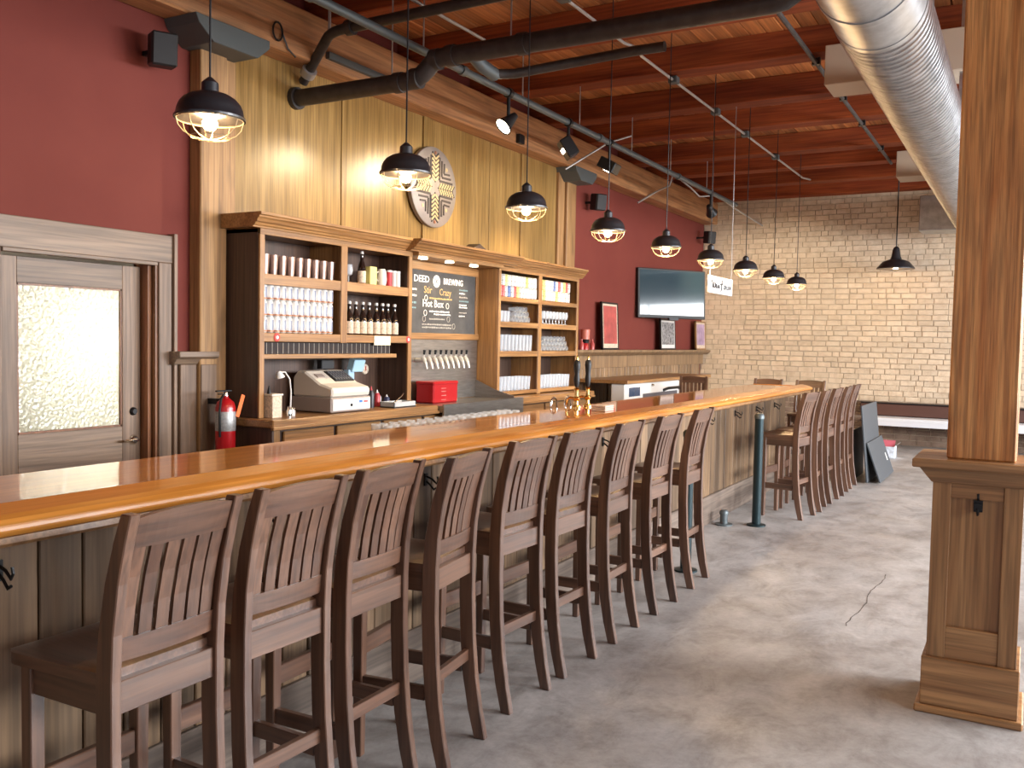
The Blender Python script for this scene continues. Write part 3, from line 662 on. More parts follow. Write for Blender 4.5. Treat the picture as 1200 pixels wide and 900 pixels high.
obj('pipe_run', MB().tube([(-5.3, 5.74, 3.74), (-4.95, 5.62, 4.0)] + bend((-4.92, 5.61, 4.02), (-4.86, 5.6, 4.05), (-4.75, 5.6, 4.05)) + [(-3, 5.57, 4.06), (1.5, 5.5, 4.08)], .04, 12), M['ironpipe'], p2)
obj('coupling', MB().tube([(-5.24, 5.72, 3.785), (-5.19, 5.70, 3.82)], .062, 12), M['conduit'], p2)
obj('coupling', MB().tube([(-4.72, 5.6, 4.05), (-4.66, 5.6, 4.05)], .06, 12), M['ironpipe'], p2)
obj('hanger_clip', MB().tube([(-4.9, 5.6, 4.0), (-4.9, 5.6, 4.25)], .012, 6), M['conduit'], p2)
tr = thing('lighting_pipe', 'long blue-grey steel pipe carrying the spotlights beside the left wall', 'pipe', (-4.1, 8, 3.83))
obj('pipe_run', MB().tube([(-4.1, -3.9, 3.83), (-4.1, 14.2, 3.83)], .032, 12), M['teal'], tr)
for y in (2.9, 4.48, 5.75, 7.3, 8.5, 9.9, 11.2, 12.7): obj('hanger', MB().tube([(-4.1, y, 3.83), (-4.1, y, 4.48)], .006, 6), M['conduit'], tr)
for y in (4.48, 6.3, 9.0, 11.5): obj('clamp', MB().tube([(-4.1, y - .03, 3.83), (-4.1, y + .03, 3.83)], .042, 12), M['greysteel'], tr)
c2 = thing('white_conduit', 'thin pale conduit with junction boxes under the joists', 'conduit', (-3.1, 6, 4.2))
obj('tube', MB().tube([(-3.12, -3.9, 4.2), (-3.12, 7.3, 4.2), (-3.10, 7.55, 4.225), (-3.12, 7.7, 4.2), (-3.12, 14.2, 4.2), (-3.12, 14.3, 4.20), (-3.05, 14.5, 4.20)], .013, 8), M['conduit'], c2)
for y in (6.15, 8.55, 9.9, 11.1, 12.6): obj('junction_box', MB().cbox((-3.12, y, 4.203), (.09, .09, .065)), M['greysteel'], c2, .006)
pipe('short_conduit', [(-4.02, -3.9, 4.1), (-4.02, 6.5, 4.12)], .013, M['conduit'], 'thin pale conduit beside the lighting pipe, ending at the iron pipe', 'conduit', 8)
c3 = thing('dark_conduit', 'thin dark conduit under the joists beside the round duct', 'conduit', (-1.78, 6, 4.19))
obj('tube', MB().tube([(-1.78, -3.9, 4.19), (-1.78, 13.6, 4.19)], .02, 8), M['ironpipe'], c3)
for y in (8.55, 9.9, 11.1, 12.6): obj('clip', MB().cbox((-1.78, y, 4.203), (.07, .05, .06)), M['black'], c3)
DX, DZ_, DR = -.843, 3.62, .26
du = thing('spiral_duct', 'large round galvanised spiral duct hanging along the ceiling', 'duct', (DX, 8, DZ_))
rot = Matrix.Rotation(-PI / 2, 4, 'X')
def dlathe(prof, n=48): return MB().lathe(prof, n, (DX, 0, DZ_), rot)
pf = []; y = -3.9
while y < 6.45: pf.append((DR, y)); y += .5
obj('smooth_section', dlathe([(DR, -3.9), (DR, 5.18)]), M['galv'], du)
obj('smooth_section', dlathe([(DR + .002, 5.20), (DR + .002, 5.66)]), M['galv'], du)
pr = []; y = 5.67
while y < 15.8:
    pr += [(DR, y), (DR, y + .062), (DR + .010, y + .066), (DR + .010, y + .078), (DR, y + .084)]; y += .084
obj('ribbed_section', dlathe(pr), M['galv'], du)
for y in (5.19, 5.67, 9.0): obj('collar', dlathe([(DR, y - .03), (DR + .006, y - .03), (DR + .006, y + .03), (DR, y + .03)]), M['galv'], du)
for y in (3.0, 5.9, 8.3, 11.0, 14.5):
    for sx in (-1, 1): obj('hanger_strap', MB().box(DX + sx * DR - .012, DX + sx * DR + .012, y, y + .002, DZ_, 4.48), M['galv'], du)
obj('plenum', MB().box(-1.62, .2, 15.75, 16.3, 3.5, 4.05), M['galv'], du, .01)
for y0, y1, nm in ((8.24, 8.68, 'first'), (13.05, 13.5, 'second')):
    solo('branch_duct', MB().box(-1.645, 2.4, y0, y1, 3.90, 4.24), M['tan'], 'tan rectangular duct box crossing above the round duct, %s from the pillar' % nm, 'duct', 'rectangular duct boxes', .006)
# wall conduit bits, unistrut and wires near the ledger
solo('unistrut', MB().box(-5.13, -5.09, 5.82, 6.85, 3.93, 3.985), M['greysteel'], 'slotted grey steel strut bolted to the ceiling beam', 'strut')
solo('junction_box', MB().box(-5.13, -5.08, 9.0, 9.12, 3.87, 3.97), M['black'], 'small black junction box on the beam over the wood panels', 'junction box', bevel=.005)
pipe('bent_conduit', [(-5.2, 12.84, 3.74), (-5.05, 13.2, 3.95), (-4.95, 13.5, 4.08), (-4.9, 13.5, 4.25)], .014, M['conduit'], 'thin bent conduit rising from the red wall to the joists', 'conduit', 8)
pipe('wavy_conduit', [(-4.9, 13.62, 4.25), (-4.75, 13.9, 4.1), (-4.7, 14.2, 4.0), (-4.48, 14.4, 4.04), (-4.4, 15.2, 3.92), (-4.3, 16.58, 3.8)], .014, M['conduit'], 'thin wavy conduit under the far joists by the brick wall', 'conduit', 8)
pipe('short_wall_conduit', [(-5.1, 10.2, 3.78), (-4.7, 10.6, 4.15), (-4.48, 10.8, 4.25)], .012, M['conduit'], 'short conduit rising from the steel bolster at the panel end', 'conduit', 8)
solo('cable_coil', MB().tube([(-5.11, 5.25 + .05 * math.cos(a), 3.98 + .07 * math.sin(a)) for a in [2 * PI * q / 16 for q in range(16)]], .008, 6, closed=True).tube([(-5.11, 5.3, 3.98), (-5.11, 5.36, 3.88), (-5.115, 5.45, 3.84)], .007, 6), M['black'], 'small black cable coil hanging on the ceiling beam', 'cable', loc=(-5.11, 5.25, 3.98))
# spotlights
def aim(o, tgt): o.rotation_euler = (Vector(tgt) - o.location).to_track_quat('-Z', 'Y').to_euler()
def spotlamp(y, head_off, target, power, label, boxy, size=60):
    t = thing('spotlight', label, 'spotlight', (-4.1, y, 3.6), 'spotlights on the pipe')
    obj('clamp', MB().tube([(-4.1, y - .025, 3.83), (-4.1, y + .025, 3.83)], .045, 12), M['black'], t)
    obj('stem', MB().tube([(-4.1, y, 3.8), (-4.1, y, 3.62)], .016, 8), M['black'], t)
    c = Vector((-4.1, y, 3.58)); d = (Vector(target) - c).normalized(); q = d.to_track_quat('Z', 'Y').to_matrix().to_4x4()
    if boxy:
        m = Matrix.Translation(c) @ q
        obj('housing', MB().obox(m, (.2, .2, .12)), M['black'], t, .01)
        for sx in (-.04, .04): obj('lens', MB().lathe([(0, .066), (.022, .066), (.022, .058), (0, .058)], 12, c + (q @ Vector((sx, 0, 0))), q), M['lens'], t)
    else:
        obj('housing', MB().lathe([(0, -.10), (.03, -.10), (.045, -.04), (.06, .02), (.085, .075), (.075, .075), (.05, .02), (0, .01)], 20, c, q), M['black'], t)
        obj('lens', MB().lathe([(0, .05), (.074, .06), (.074, .07), (0, .066)], 18, c, q), M['lens'], t)
    l = bpy.data.lights.new('spot_beam', 'SPOT'); l.energy = power; l.color = (1, .80, .50); l.spot_size = math.radians(size); l.spot_blend = .7; l.shadow_soft_size = .05
    o = bpy.data.objects.new('spot_beam', l); COL.objects.link(o); o.parent = t; o.location = c + d * .12 - Vector(t.location); o.rotation_euler = d.to_track_quat('-Z', 'Y').to_euler()
spotlamp(7.05, 0, (-4.9, 5.6, 2.0), 110, 'black spotlight with flared round head, aimed at the shelves', False, 80)
spotlamp(8.25, 0, (-5.3, 7.4, 2.6), 90, 'boxy black floodlight on the pipe, in front of the wood panels', True, 80)
spotlamp(9.27, 0, (-5.0, 9.2, 1.9), 130, 'boxy black floodlight on the pipe, beside the panel end post', True, 80)
spotlamp(12.9, 0, (-4.0, 16.6, 1.5), 160, 'small black spotlight on the pipe, aimed at the brick wall', False, 80)
# ------------------------------------------------------------------ back bar: counter, cabinets, cornices
CX = -4.95     # cabinet face plane
bc = thing('back_counter', 'oak back counter base with drawer fronts under the shelves', 'counter', (-5.1, 7.6, 0))
obj('carcass', MB().box(-5.34, -4.82, 4.92, 10.42, 0, .96), M['cabdark'], bc)
obj('end_panel', MB().box(-5.34, -4.80, 4.90, 4.92, 0, .975), M['cabdark'], bc)
obj('face_stile', MB().box(-4.82, -4.80, 4.92, 4.98, 0, .975), M['cab_z'], bc)
y = 5.02
while y < 10.3:
    d = obj('drawer_front', MB().box(-4.82, -4.795, y, y + .56, .74, .94), M['cab'], bc, .006)
    obj('knob', MB().lathe([(0, .03), (.014, .028), (.016, .015), (.007, .0)], 10, (-4.797, y + .28, .84), Matrix.Rotation(PI / 2, 4, 'Y')), M['brass'], d)
    obj('cabinet_door', MB().box(-4.82, -4.795, y, y + .56, .06, .72), M['cab_z'], bc, .006); y += .6
ct = thing('back_countertop', 'oak countertop carrying the register and shelves', 'countertop', (-5.05, 7.6, .96))
obj('slab', MB().box(-5.34, -4.75, 4.86, 6.98, .975, 1.035), M['cab'], ct, .008)
obj('slab', MB().box(-5.34, -4.75, 8.5, 10.45, .975, 1.035), M['cab'], ct, .008)
obj('edge_strip', MB().box(-4.765, -4.735, 4.85, 6.98, .96, .985), M['cab'], ct, .004)
obj('edge_strip', MB().box(-4.765, -4.735, 8.5, 10.45, .96, .985), M['cab'], ct, .004)
sk = thing('drip_sink', 'stainless drip counter with backsplash under the beer faucets', 'sink', (-5.0, 7.7, .96))
obj('basin_top', MB().box(-5.2, -4.70, 6.985, 8.495, .965, 1.03), M['steel'], sk, .006)
obj('front_lip', MB().box(-4.715, -4.685, 6.985, 8.495, .88, 1.045), M['steel'], sk, .006)
obj('backsplash', MB().box(-5.215, -5.2, 6.85, 8.36, 1.035, 1.64), M['steel'], sk)
obj('side_splash', MB().prism([(-5.2, 1.03), (-4.72, 1.03), (-4.72, 1.06), (-4.95, 1.12), (-5.2, 1.22)], 'y', 8.34, 8.352), M['steel'], sk)
def cabinet(name, label, y0, y1, ym, shelves_l, shelves_r, top, zb):
    t = thing(name, label, 'shelf cabinet', (-5.15, (y0 + y1) / 2, zb))
    obj('back_panel', MB().box(-5.34, -5.32, y0, y1, zb, top), M['cabdark'], t)
    for a, b in ((y0, y0 + .025), (y1 - .025, y1)): obj('side_panel', MB().box(-5.32, CX - .02, a, b, zb, top), M['cabdark'] if name == 'can_cabinet' else M['cab_z'], t, .002)
    for a, b in ((y0, y0 + .05), (ym - .04, ym + .04), (y1 - .055, y1)):
        z_ = zb if a != ym - .04 or name != 'can_cabinet' else 1.60
        obj('face_stile', MB().box(CX - .02, CX, a, b, z_, top), M['cab_z'], t, .003)
    zd = zb if name != 'can_cabinet' else 1.60
    obj('divider', MB().box(-5.32, CX - .02, ym - .012, ym + .012, zd, top), M['cab_z'], t)
    for zs, th in shelves_l: obj('shelf', MB().box(-5.32, CX - .004, y0 + .03, ym - .005, zs - th, zs), M['cab'], t, .003)
    for zs, th in shelves_r: obj('shelf', MB().box(-5.32, CX - .004, ym + .005, y1 - .03, zs - th, zs), M['cab'], t, .003)
    obj('top_board', MB().box(-5.34, CX, y0, y1, top - .03, top), M['cab'], t)
    obj('face_rail', MB().box(CX - .02, CX + .002, y0, y1, top - .045, top), M['cab'], t, .003)
    return t
CT = 2.44
cA = cabinet('can_cabinet', 'oak shelf cabinet holding white cans, tumblers and bottles', 4.92, 6.82, 5.87, [(2.11, .08), (1.67, .065)], [(2.11, .08), (1.67, .065)], CT, 1.036)
obj('lower_shelf', MB().box(-5.32, CX - .004, 4.95, 6.60, 1.475, 1.51), M['cab'], cA, .003)
cB = cabinet('glass_cabinet', 'oak shelf cabinet filled with beer glasses', 8.38, 10.36, 9.33, [(2.12, .05), (1.85, .06), (1.53, .06), (1.09, .04)], [(2.12, .05), (1.85, .06), (1.53, .06), (1.09, .04)], CT, 1.036)
def crown(y0, y1, xf, z, d, parent, name='crown'):
    pr = [(-5.34, z), (xf + .012, z), (xf + .012, z + .012), (xf + d * .30, z + .018), (xf + d * .38, z + .034), (xf + d * .52, z + .038), (xf + d * .62, z + .06), (xf + d * .80, z + .072), (xf + d * .80, z + .082), (xf + d, z + .086), (xf + d, z + .108), (-5.34, z + .108)]
    return obj(name, MB().prism(pr, 'y', y0, y1), M['cab'], parent, .003)
crown(4.84, 6.72, CX, CT, .09, cA); crown(8.60, 10.44, CX, CT, .09, cB)
cC = thing('center_canopy', 'oak canopy with moulded crown and puck lights over the chalkboard', 'canopy', (-5.1, 7.6, 2.4))
crown(6.70, 8.62, CX + .06, CT, .12, cC)
obj('soffit', MB().box(-5.32, CX + .06, 6.83, 8.37, CT - .03, CT), M['cab'], cC)
obj('back_panel', MB().box(-5.34, -5.22, 6.83, 8.37, 1.0, CT - .03), M['cab'], cC)
obj('board_rail', MB().box(-5.22, -5.185, 6.83, 8.37, 1.645, 1.705), M['cab'], cC, .003)
obj('board_rail', MB().box(-5.22, -5.20, 6.83, 8.37, 2.32, 2.40), M['cab'], cC, .003)
for y in (7.05, 7.5, 7.95):
    d = obj('puck_light', MB().lathe([(0, 0), (.04, 0), (.045, -.012), (.035, -.014), (0, -.014)], 14, (-5.0, y, CT - .03)), M['puck'], cC)
    l = bpy.data.lights.new('puck_beam', 'SPOT'); l.energy = 9; l.color = (1, .8, .5); l.spot_size = 2.2; l.spot_blend = .6; l.shadow_soft_size = .03
    o = bpy.data.objects.new('puck_beam', l); COL.objects.link(o); o.parent = cC; o.location = Vector((-5.0, y, CT - .055)) - cC.location
# item on canopy
solo('wooden_wedge', MB().prism([(7.72, CT + .117), (8.0, CT + .117), (7.84, CT + .175)], 'x', -5.0, -4.86), M['cabdark'], 'small dark wooden wedge lying on top of the canopy', 'wedge', bevel=.004)
# ------------------------------------------------------------------ chalkboard
cb = thing('chalkboard', 'chalkboard menu with hand lettered beer list', 'chalkboard', (-5.21, 7.6, 1.70))
obj('slate', MB().box(-5.22, -5.205, 6.84, 8.31, 1.705, 2.32), M['chalk'], cb)
obj('frame_strip', MB().box(-5.22, -5.19, 8.31, 8.36, 1.705, 2.32), M['cab_z'], cb, .002)
def ctext(body, y, z, size, col, sx=1.0, slant=0, bold=0):
    m = frame_x((-5.2035, y, z)); b = text_mb(body, size, m, .0008, 'LEFT', sx, bold)
    obj('lettering', b, M['chalk_' + col], cb)
def cbar(y0, y1, z, h, col):
    b = MB(); y = y0
    while y < y1:
        w = random.uniform(.012, .03); b.box(-5.2046, -5.2036, y, min(y + w, y1), z + random.uniform(-.002, .002), z + h * random.uniform(.7, 1)); y += w + .008
    obj('small_print', b, M['chalk_' + col], cb)
ctext('IN', 6.93, 2.215, .088, 'w', 1.15); ctext('DEED', 7.19, 2.205, .092, 'w', 1.15, 0, .0018); ctext('BREWING', 7.70, 2.205, .086, 'w', .95, 0, .0018)
obj('emblem', MB().lathe([(0, .001), (.062, .001), (.062, 0), (0, 0)], 20, (-5.2045, 7.58, 2.225), Matrix.Rotation(PI / 2, 4, 'Y')), M['chalk_w'], cb)
em = MB()
for k in range(4):
    a = PI / 4 + k * PI / 2; em.tube([(-5.2030, 7.58, 2.225), (-5.2030, 7.58 + .04 * math.cos(a), 2.225 + .04 * math.sin(a))], .004, 4)
obj('emblem_mark', em, M['chalk'], cb)
ctext('Stir', 7.36, 2.10, .10, 'o', 1.0); ctext('Crazy', 7.63, 2.09, .095, 'o', .95)
ctext('Hot Box', 7.34, 1.965, .105, 'w', 1.0, 0, .0008)
cbar(7.46, 7.86, 2.045, .018, 'o'); cbar(7.46, 7.82, 1.915, .018, 'w'); cbar(7.54, 7.84, 1.888, .016, 'w'); cbar(7.46, 7.74, 1.84, .016, 'g')
cbar(7.34, 7.86, 1.785, .016, 'g'); cbar(7.34, 7.86, 1.755, .016, 'g')
for yy, zz, c in ((7.40, 2.05, 'w'), (7.39, 1.905, 'w'), (7.37, 1.845, 'g'), (7.78, 1.985, 'w'), (7.80, 1.85, 'g'), (7.9, 1.78, 'g')):
    obj('doodle', MB().tube([(-5.2035, yy + .025 * math.cos(t * PI / 6), zz + .028 * math.sin(t * PI / 6)) for t in range(12)], .0035, 4, closed=True), M['chalk_' + c], cb)
for z, c, w in ((2.155, 't', .16), (2.12, 'w', .11), (2.08, 'g', .16), (2.04, 't', .18), (2.0, 'w', .14), (1.975, 'w', .16), (1.92, 'g', .15), (1.885, 'w', .11)): cbar(8.0, 8.0 + w, z, .016, c)
for z, c in ((2.12, 'w'), (2.06, 'w'), (1.99, 't'), (1.94, 't')): cbar(7.17, 7.24, z, .02, c)
# beer faucets on the splash
fm = thing('beer_faucet', 'x', 'beer faucet', (0, 0, 0), 'beer faucets above the drip sink')
obj('shank', MB().tube([(0, 0, 0), (.09, 0, 0)], .020, 10), M['nickel'], fm)
obj('spout', MB().tube([(.075, 0, .03), (.095, 0, 0), (.115, 0, -.035), (.13, 0, -.085)], [.022, .024, .018, .012], 10), M['nickel'], fm)
obj('lever', MB().tube([(.09, 0, .02), (.095, 0, .06)], .009, 6), M['nickel'], fm)
obj('handle', MB().tube([(.095, 0, .055), (.10, 0, .10)], [.010, .014], 8), M['black'], fm)
for k in range(9):
    y = 7.24 + k * .095; lab = 'chrome beer faucet on the steel splash, %s from the can cabinet' % ORD[k]
    if k == 0: fm.location = (-5.2, y, 1.44); fm['label'] = lab
    else: dup(fm, (-5.2, y, 1.44), 0, lab)
rb = thing('red_box', 'glossy red box standing on the drip sink', 'box', (-5.0, 7.4, 1.03))
obj('body', MB().box(-5.14, -4.93, 7.16, 7.58, 1.031, 1.235), M['redp'], rb, .012)
obj('lid', MB().box(-5.145, -4.925, 7.155, 7.585, 1.205, 1.24), M['redp'], rb, .01)
obj('lettering', MB().box(-4.931, -4.928, 7.29, 7.37, 1.06, 1.065).box(-4.931, -4.928, 7.29, 7.37, 1.10, 1.106).box(-4.931, -4.928, 7.29, 7.37, 1.14, 1.145).box(-4.931, -4.928, 7.29, 7.37, 1.17, 1.175), plain('pale_red_print', (.7, .25, .22), .6), rb)
# chrome loops on the far side of the bar
for k, y in enumerate((6.04, 6.28)):
    t = thing('chrome_tap_loop', 'chrome gooseneck loop faucet behind the bar, %s from the brass taps' % ORD[1 - k], 'faucet', (-3.1, y, 1.09), 'chrome loop faucets')
    obj('base', MB().lathe([(0, 0), (.03, 0), (.02, .02), (.012, .03), (0, .03)], 12, (-3.1, y, 1.09)), M['chrome'], t)
    obj('neck', MB().tube([(-3.1, y, 1.11), (-3.1, y, 1.16)] + [(-3.1, y + .05 - .05 * math.cos(a), 1.17 + .055 * math.sin(a)) for a in [PI * q / 8 for q in range(9)]] + [(-3.1, y + .1, 1.13)], .009, 8), M['chrome'], t)
# two tall tap handles on the bar
for k, (x, y) in enumerate(((-2.86, 5.98), (-2.86, 6.17))):
    t = thing('beer_tap', 'brass beer tap with tall black handle on the bar, %s from the brick wall' % ORD[1 - k], 'beer tap', (x, y, BZ), 'brass beer taps on the bar')
    obj('column', MB().lathe([(0, 0), (.034, 0), (.034, .012), (.018, .022), (.016, .05), (.024, .058), (.026, .075), (.016, .085), (.015, .13), (.022, .138), (.012, .15), (0, .15)], 16, (x, y, BZ)), M['brass'], t)
    obj('spout', MB().tube([(x, y, BZ + .07), (x - .05, y, BZ + .075), (x - .075, y, BZ + .06), (x - .085, y, BZ + .02)], .009, 8), M['brass'], t)
    obj('handle', MB().lathe([(0, .148), (.012, .15), (.018, .17), (.023, .21), (.018, .245), (.021, .275), (.026, .31), (.022, .338), (.012, .35), (0, .35)], 16, (x, y, BZ)), M['blackplastic'], t)
    obj('finial', MB().lathe([(0, .348), (.01, .35), (.009, .368), (.004, .382), (0, .384)], 10, (x, y, BZ)), M['brass'], t)
# coasters / napkin stack on bar
cs = thing('napkin_stack', 'small stack of pale napkins on the bar top', 'napkins', (-2.60, 5.86, BZ))
for k in range(3): obj('napkin_bundle', MB().box(-2.66, -2.55, 5.80, 5.95, BZ + .001 + k * .014, BZ + .013 + k * .014), plain('napkin_paper', (.62, .50, .42), .8), cs, .003)
# small tasting glasses behind the bar
def glass_mb(r0, r1, h, th=.003, foot=0):
    if foot: return MB().lathe([(0, 0), (r0, 0), (r0, .004), (.006, .012), (.006, foot), (r1 * .8, foot + .015), (r1, foot + (h - foot) * .5), (r1 * .85, h), (r1 * .82, h), (r1 * .95, foot + (h - foot) * .5), (r1 * .7, foot + .02), (0, foot + .018)], 14)
    return MB().lathe([(0, 0), (r0, 0), (r1, h), (r1 - th, h), (r0 - th, .012), (0, .012)], 14)
def row(name, proto, pts, labelf, cat, group, rots=None):
    for k, pnt in enumerate(pts):
        o = proto if k == 0 else inst(proto, pnt); o.location = pnt
        if rots: o.rotation_euler = rots[k]
        tag(o, labelf(k), cat, group)
g1 = obj('tasting_glass', glass_mb(.022, .027, .082), M['clear'])
pts = [(-3.05 - .075 * r + random.uniform(-.008, .008), 3.98 + c * .085 + random.uniform(-.01, .01), 1.091) for r in range(2) for c in range(18)]
row('tasting_glass', g1, pts, lambda k: 'small clear tasting glass behind the bar, %s from the door in the %s row' % (ORD[k % 18], ('front', 'rear')[k // 18]), 'glass', 'tasting glasses behind the bar')
# ------------------------------------------------------------------ contents of the can cabinet
def dupn(proto_root, pts, labelf):
    for k, pnt in enumerate(pts):
        if k == 0: proto_root.location = pnt; proto_root['label'] = labelf(0)
        else: dup(proto_root, pnt, 0, labelf(k))
def make_can(group):
    t = thing('beer_can', 'x', 'can', (0, 0, 0), group)
    obj('body', MB().lathe([(.022, 0), (.03, .006), (.032, .012), (.032, .108), (.027, .118), (.027, .122), (.024, .119), (0, .119)], 14), M['can'], t)
    a0 = MB()
    for q in range(3):
        a = q * 2 * PI / 3 - .25; vs = []; fs = []
        for i in range(4):
            b = a + i * .22; vs += [(.0326 * math.cos(b), .0326 * math.sin(b), .02), (.0326 * math.cos(b), .0326 * math.sin(b), .10)]
        for i in range(3): fs.append((2 * i, 2 * i + 2, 2 * i + 3, 2 * i + 1))
        a0.add(vs, fs, True)
    obj('label_print', a0, M['canband'], t)
    obj('base_band', MB().lathe([(.0325, .010), (.0328, .012), (.0328, .020), (.0325, .021)], 14), M['cangold'], t)
    return t
can = make_can('white cans stacked in the can cabinet')
pts = []; labs = []
for r in range(3):
    for c in range(12):
        pts.append((-5.02 + random.uniform(-.004, .004), 5.02 + c * .0675, 1.671 + r * .1225)); labs.append('white beer can, %s from the cabinet side in the %s layer' % (ORD[c], ('bottom', 'middle', 'top')[r]))
dupn(can, pts, lambda k: labs[k])
tb = obj('steel_tumbler', MB().lathe([(0, 0), (.033, 0), (.043, .15), (.040, .15), (.031, .01), (0, .01)], 16), plain('brushed_tumbler', (.26, .18, .155), .32, .85))
row('steel_tumbler', tb, [(-5.03, 5.04 + c * .092, 2.111) for c in range(9)], lambda k: 'brushed metal tumbler on the top shelf, %s from the cabinet side' % ORD[k], 'tumbler', 'metal tumblers on the top shelf')
def make_bottle(group, lab=True):
    t = thing('beer_bottle', 'x', 'bottle', (0, 0, 0), group)
    obj('glass_body', MB().lathe([(0, 0), (.034, 0), (.037, .006), (.037, .13), (.03, .165), (.016, .205), (.0135, .26), (.0155, .265), (.0155, .275), (0, .275)], 14), M['bottle'], t)
    obj('cap', MB().lathe([(.0165, .262), (.0165, .281), (.012, .286), (0, .286)], 12), M['white'], t)
    obj('paper_label', MB().lathe([(.0375, .012), (.038, .014), (.038, .112), (.0375, .114)], 14), M['label'], t)
    return t
bo_ = make_bottle('labelled bottles in the can cabinet')
dupn(bo_, [(-5.05 + random.uniform(-.01, .01), 5.957 + k * .091, 1.671) for k in range(9)], lambda k: 'dark beer bottle with cream label, %s from the cabinet divider' % ORD[k])
b2 = dup(bo_, (-5.08, 6.25, 2.111), 0, 'single dark bottle standing on the top shelf among mixed goods'); b2['group'] = 'mixed goods on the top shelf'
solo('yellow_carton', MB().box(-5.10, -5.03, 6.305, 6.40, 2.111, 2.27), plain('yellow_card', (.65, .62, .22), .6), 'pale yellow carton on the top shelf beside the dark bottle', 'carton', bevel=.003, loc=(-5.06, 6.35, 2.111))
mg = thing('cream_jug', 'small cream jug on the top shelf beside the yellow carton', 'jug', (-5.06, 6.5, 2.111))
obj('body', MB().lathe([(0, 0), (.04, 0), (.05, .05), (.045, .12), (.035, .15), (.032, .15), (.04, .11), (0, .02)], 14, (-5.06, 6.5, 2.111)), M['cream'], mg)
obj('handle', MB().tube([(-5.06, 6.455, 2.235), (-5.06, 6.425, 2.22), (-5.06, 6.425, 2.17), (-5.06, 6.455, 2.15)], .007, 6), M['cream'], mg)
for k, (c, nm) in enumerate((((.5, .03, .04), 'red'), ((.62, .55, .52), 'grey'), ((.72, .68, .62), 'white'))):
    t = thing('canister', 'small %s canister at the end of the top shelf' % nm, 'canister', (-5.05, 6.6 + k * .062, 2.111))
    obj('body', MB().lathe([(0, 0), (.027, 0), (.027, .13), (0, .13)], 14, (-5.05, 6.6 + k * .062, 2.111)), plain('canister_' + nm, c, .5), t)
    obj('lid', MB().lathe([(0, .129), (.028, .129), (.028, .146), (0, .148)], 14, (-5.05, 6.6 + k * .062, 2.111)), M['white'], t)
gl = obj('stemmed_glass', glass_mb(.03, .038, .16, foot=.06), M['glass'])
row('stemmed_glass', gl, [(-5.06, 5.97, 2.111), (-5.10, 6.10, 2.111)], lambda k: ('clear stemmed glass next to the divider on the top shelf', 'clear stemmed glass between divider and dark bottle on the top shelf')[k], 'glass', 'stemmed glasses on the top shelf')
# row of narrow menus in the slot
mn = thing('menu_card', 'x', 'menu card', (0, 0, 0), 'dark menu cards in the slot shelf')
obj('cover', MB().box(-.2, 0, -.028, .024, 0, .088), plain('menu_cover', (.018, .010, .009), .7), mn)
obj('page_edge', MB().box(-.01, .001, .0245, .0285, .002, .087), plain('page_edge', (.42, .38, .33), .8), mn)
dupn(mn, [(-4.985, 5.0 + k * .058, 1.511) for k in range(27)], lambda k: 'narrow dark menu card standing in the slot shelf, %s from the cabinet side' % ORD[k])
# tags on the shelf edge
def rosette(y, lab):
    t = thing('shelf_rosette', lab, 'tag', (-4.95, y, 1.64)); 
    obj('disc', MB().lathe([(0, .004), (.03, .004), (.034, 0), (0, 0)], 10, (CX - .002, y, 1.638), Matrix.Rotation(PI / 2, 4, 'Y')), plain('rosette_red', (.6, .06, .05), .6), t)
    obj('centre', MB().lathe([(0, .006), (.014, .006), (.014, .003), (0, .003)], 10, (CX - .002, y, 1.638), Matrix.Rotation(PI / 2, 4, 'Y')), M['white'], t)
rosette(5.10, 'small red rosette tag on the shelf edge below the cans'); rosette(6.77, 'small red rosette tag on the shelf edge beside the chalkboard')
solo('paper_note', MB().box(-4.952, -4.949, 6.27, 6.50, 1.585, 1.665), plain('cream_note', (.75, .68, .52), .8), 'cream paper note hanging from the bottle shelf edge', 'note', loc=(-4.95, 6.38, 1.6))
# ------------------------------------------------------------------ things on the back counter
TZ = 1.036
cr_ = thing('cash_register', 'beige cash register with raised keypad and white drawer front', 'cash register', (-5.0, 5.83, TZ))
obj('drawer_case', MB().box(-5.26, -4.83, 5.58, 6.08, TZ + .006, TZ + .125), M['taupe'], cr_, .008)
d = obj('cash_drawer', MB().box(-4.83, -4.822, 5.595, 6.065, TZ + .02, TZ + .112), M['white'], cr_, .003)
obj('lock', MB().lathe([(0, .006), (.012, .006), (.012, 0), (0, 0)], 12, (-4.822, 5.82, TZ + .06), Matrix.Rotation(PI / 2, 4, 'Y')), M['black'], d)
obj('brand_patch', MB().box(-4.8225, -4.8205, 5.92, 5.96, TZ + .075, TZ + .095), plain('blue_patch', (.05, .18, .5), .5), d)
obj('red_patch', MB().box(-4.8225, -4.8205, 5.98, 6.03, TZ + .075, TZ + .09), plain('red_patch', (.5, .1, .1), .5), d)
pr = [(-5.25, TZ + .125), (-4.84, TZ + .125), (-4.825, TZ + .15), (-4.83, TZ + .20), (-4.96, TZ + .235), (-5.12, TZ + .33), (-5.20, TZ + .335), (-5.25, TZ + .28)]
obj('body', MB().prism(pr, 'y', 5.59, 6.07), M['cream'], cr_, .014)
mk = Matrix.Translation((-5.04, 5.92, TZ + .287)) @ Matrix.Rotation(math.atan2(.095, .16), 4, 'Y')
obj('keypad', MB().obox(mk, (.15, .24, .012)), M['blackplastic'], cr_, .003)
kk = MB()
for i in range(4):
    for j in range(7): kk.obox(mk @ Matrix.Translation((-.05 + i * .033, -.095 + j * .032, .009)), (.022, .022, .008))
o = obj('keys', kk, plain('grey_keys', (.12, .12, .13), .5), cr_); o['kind'] = 'stuff'
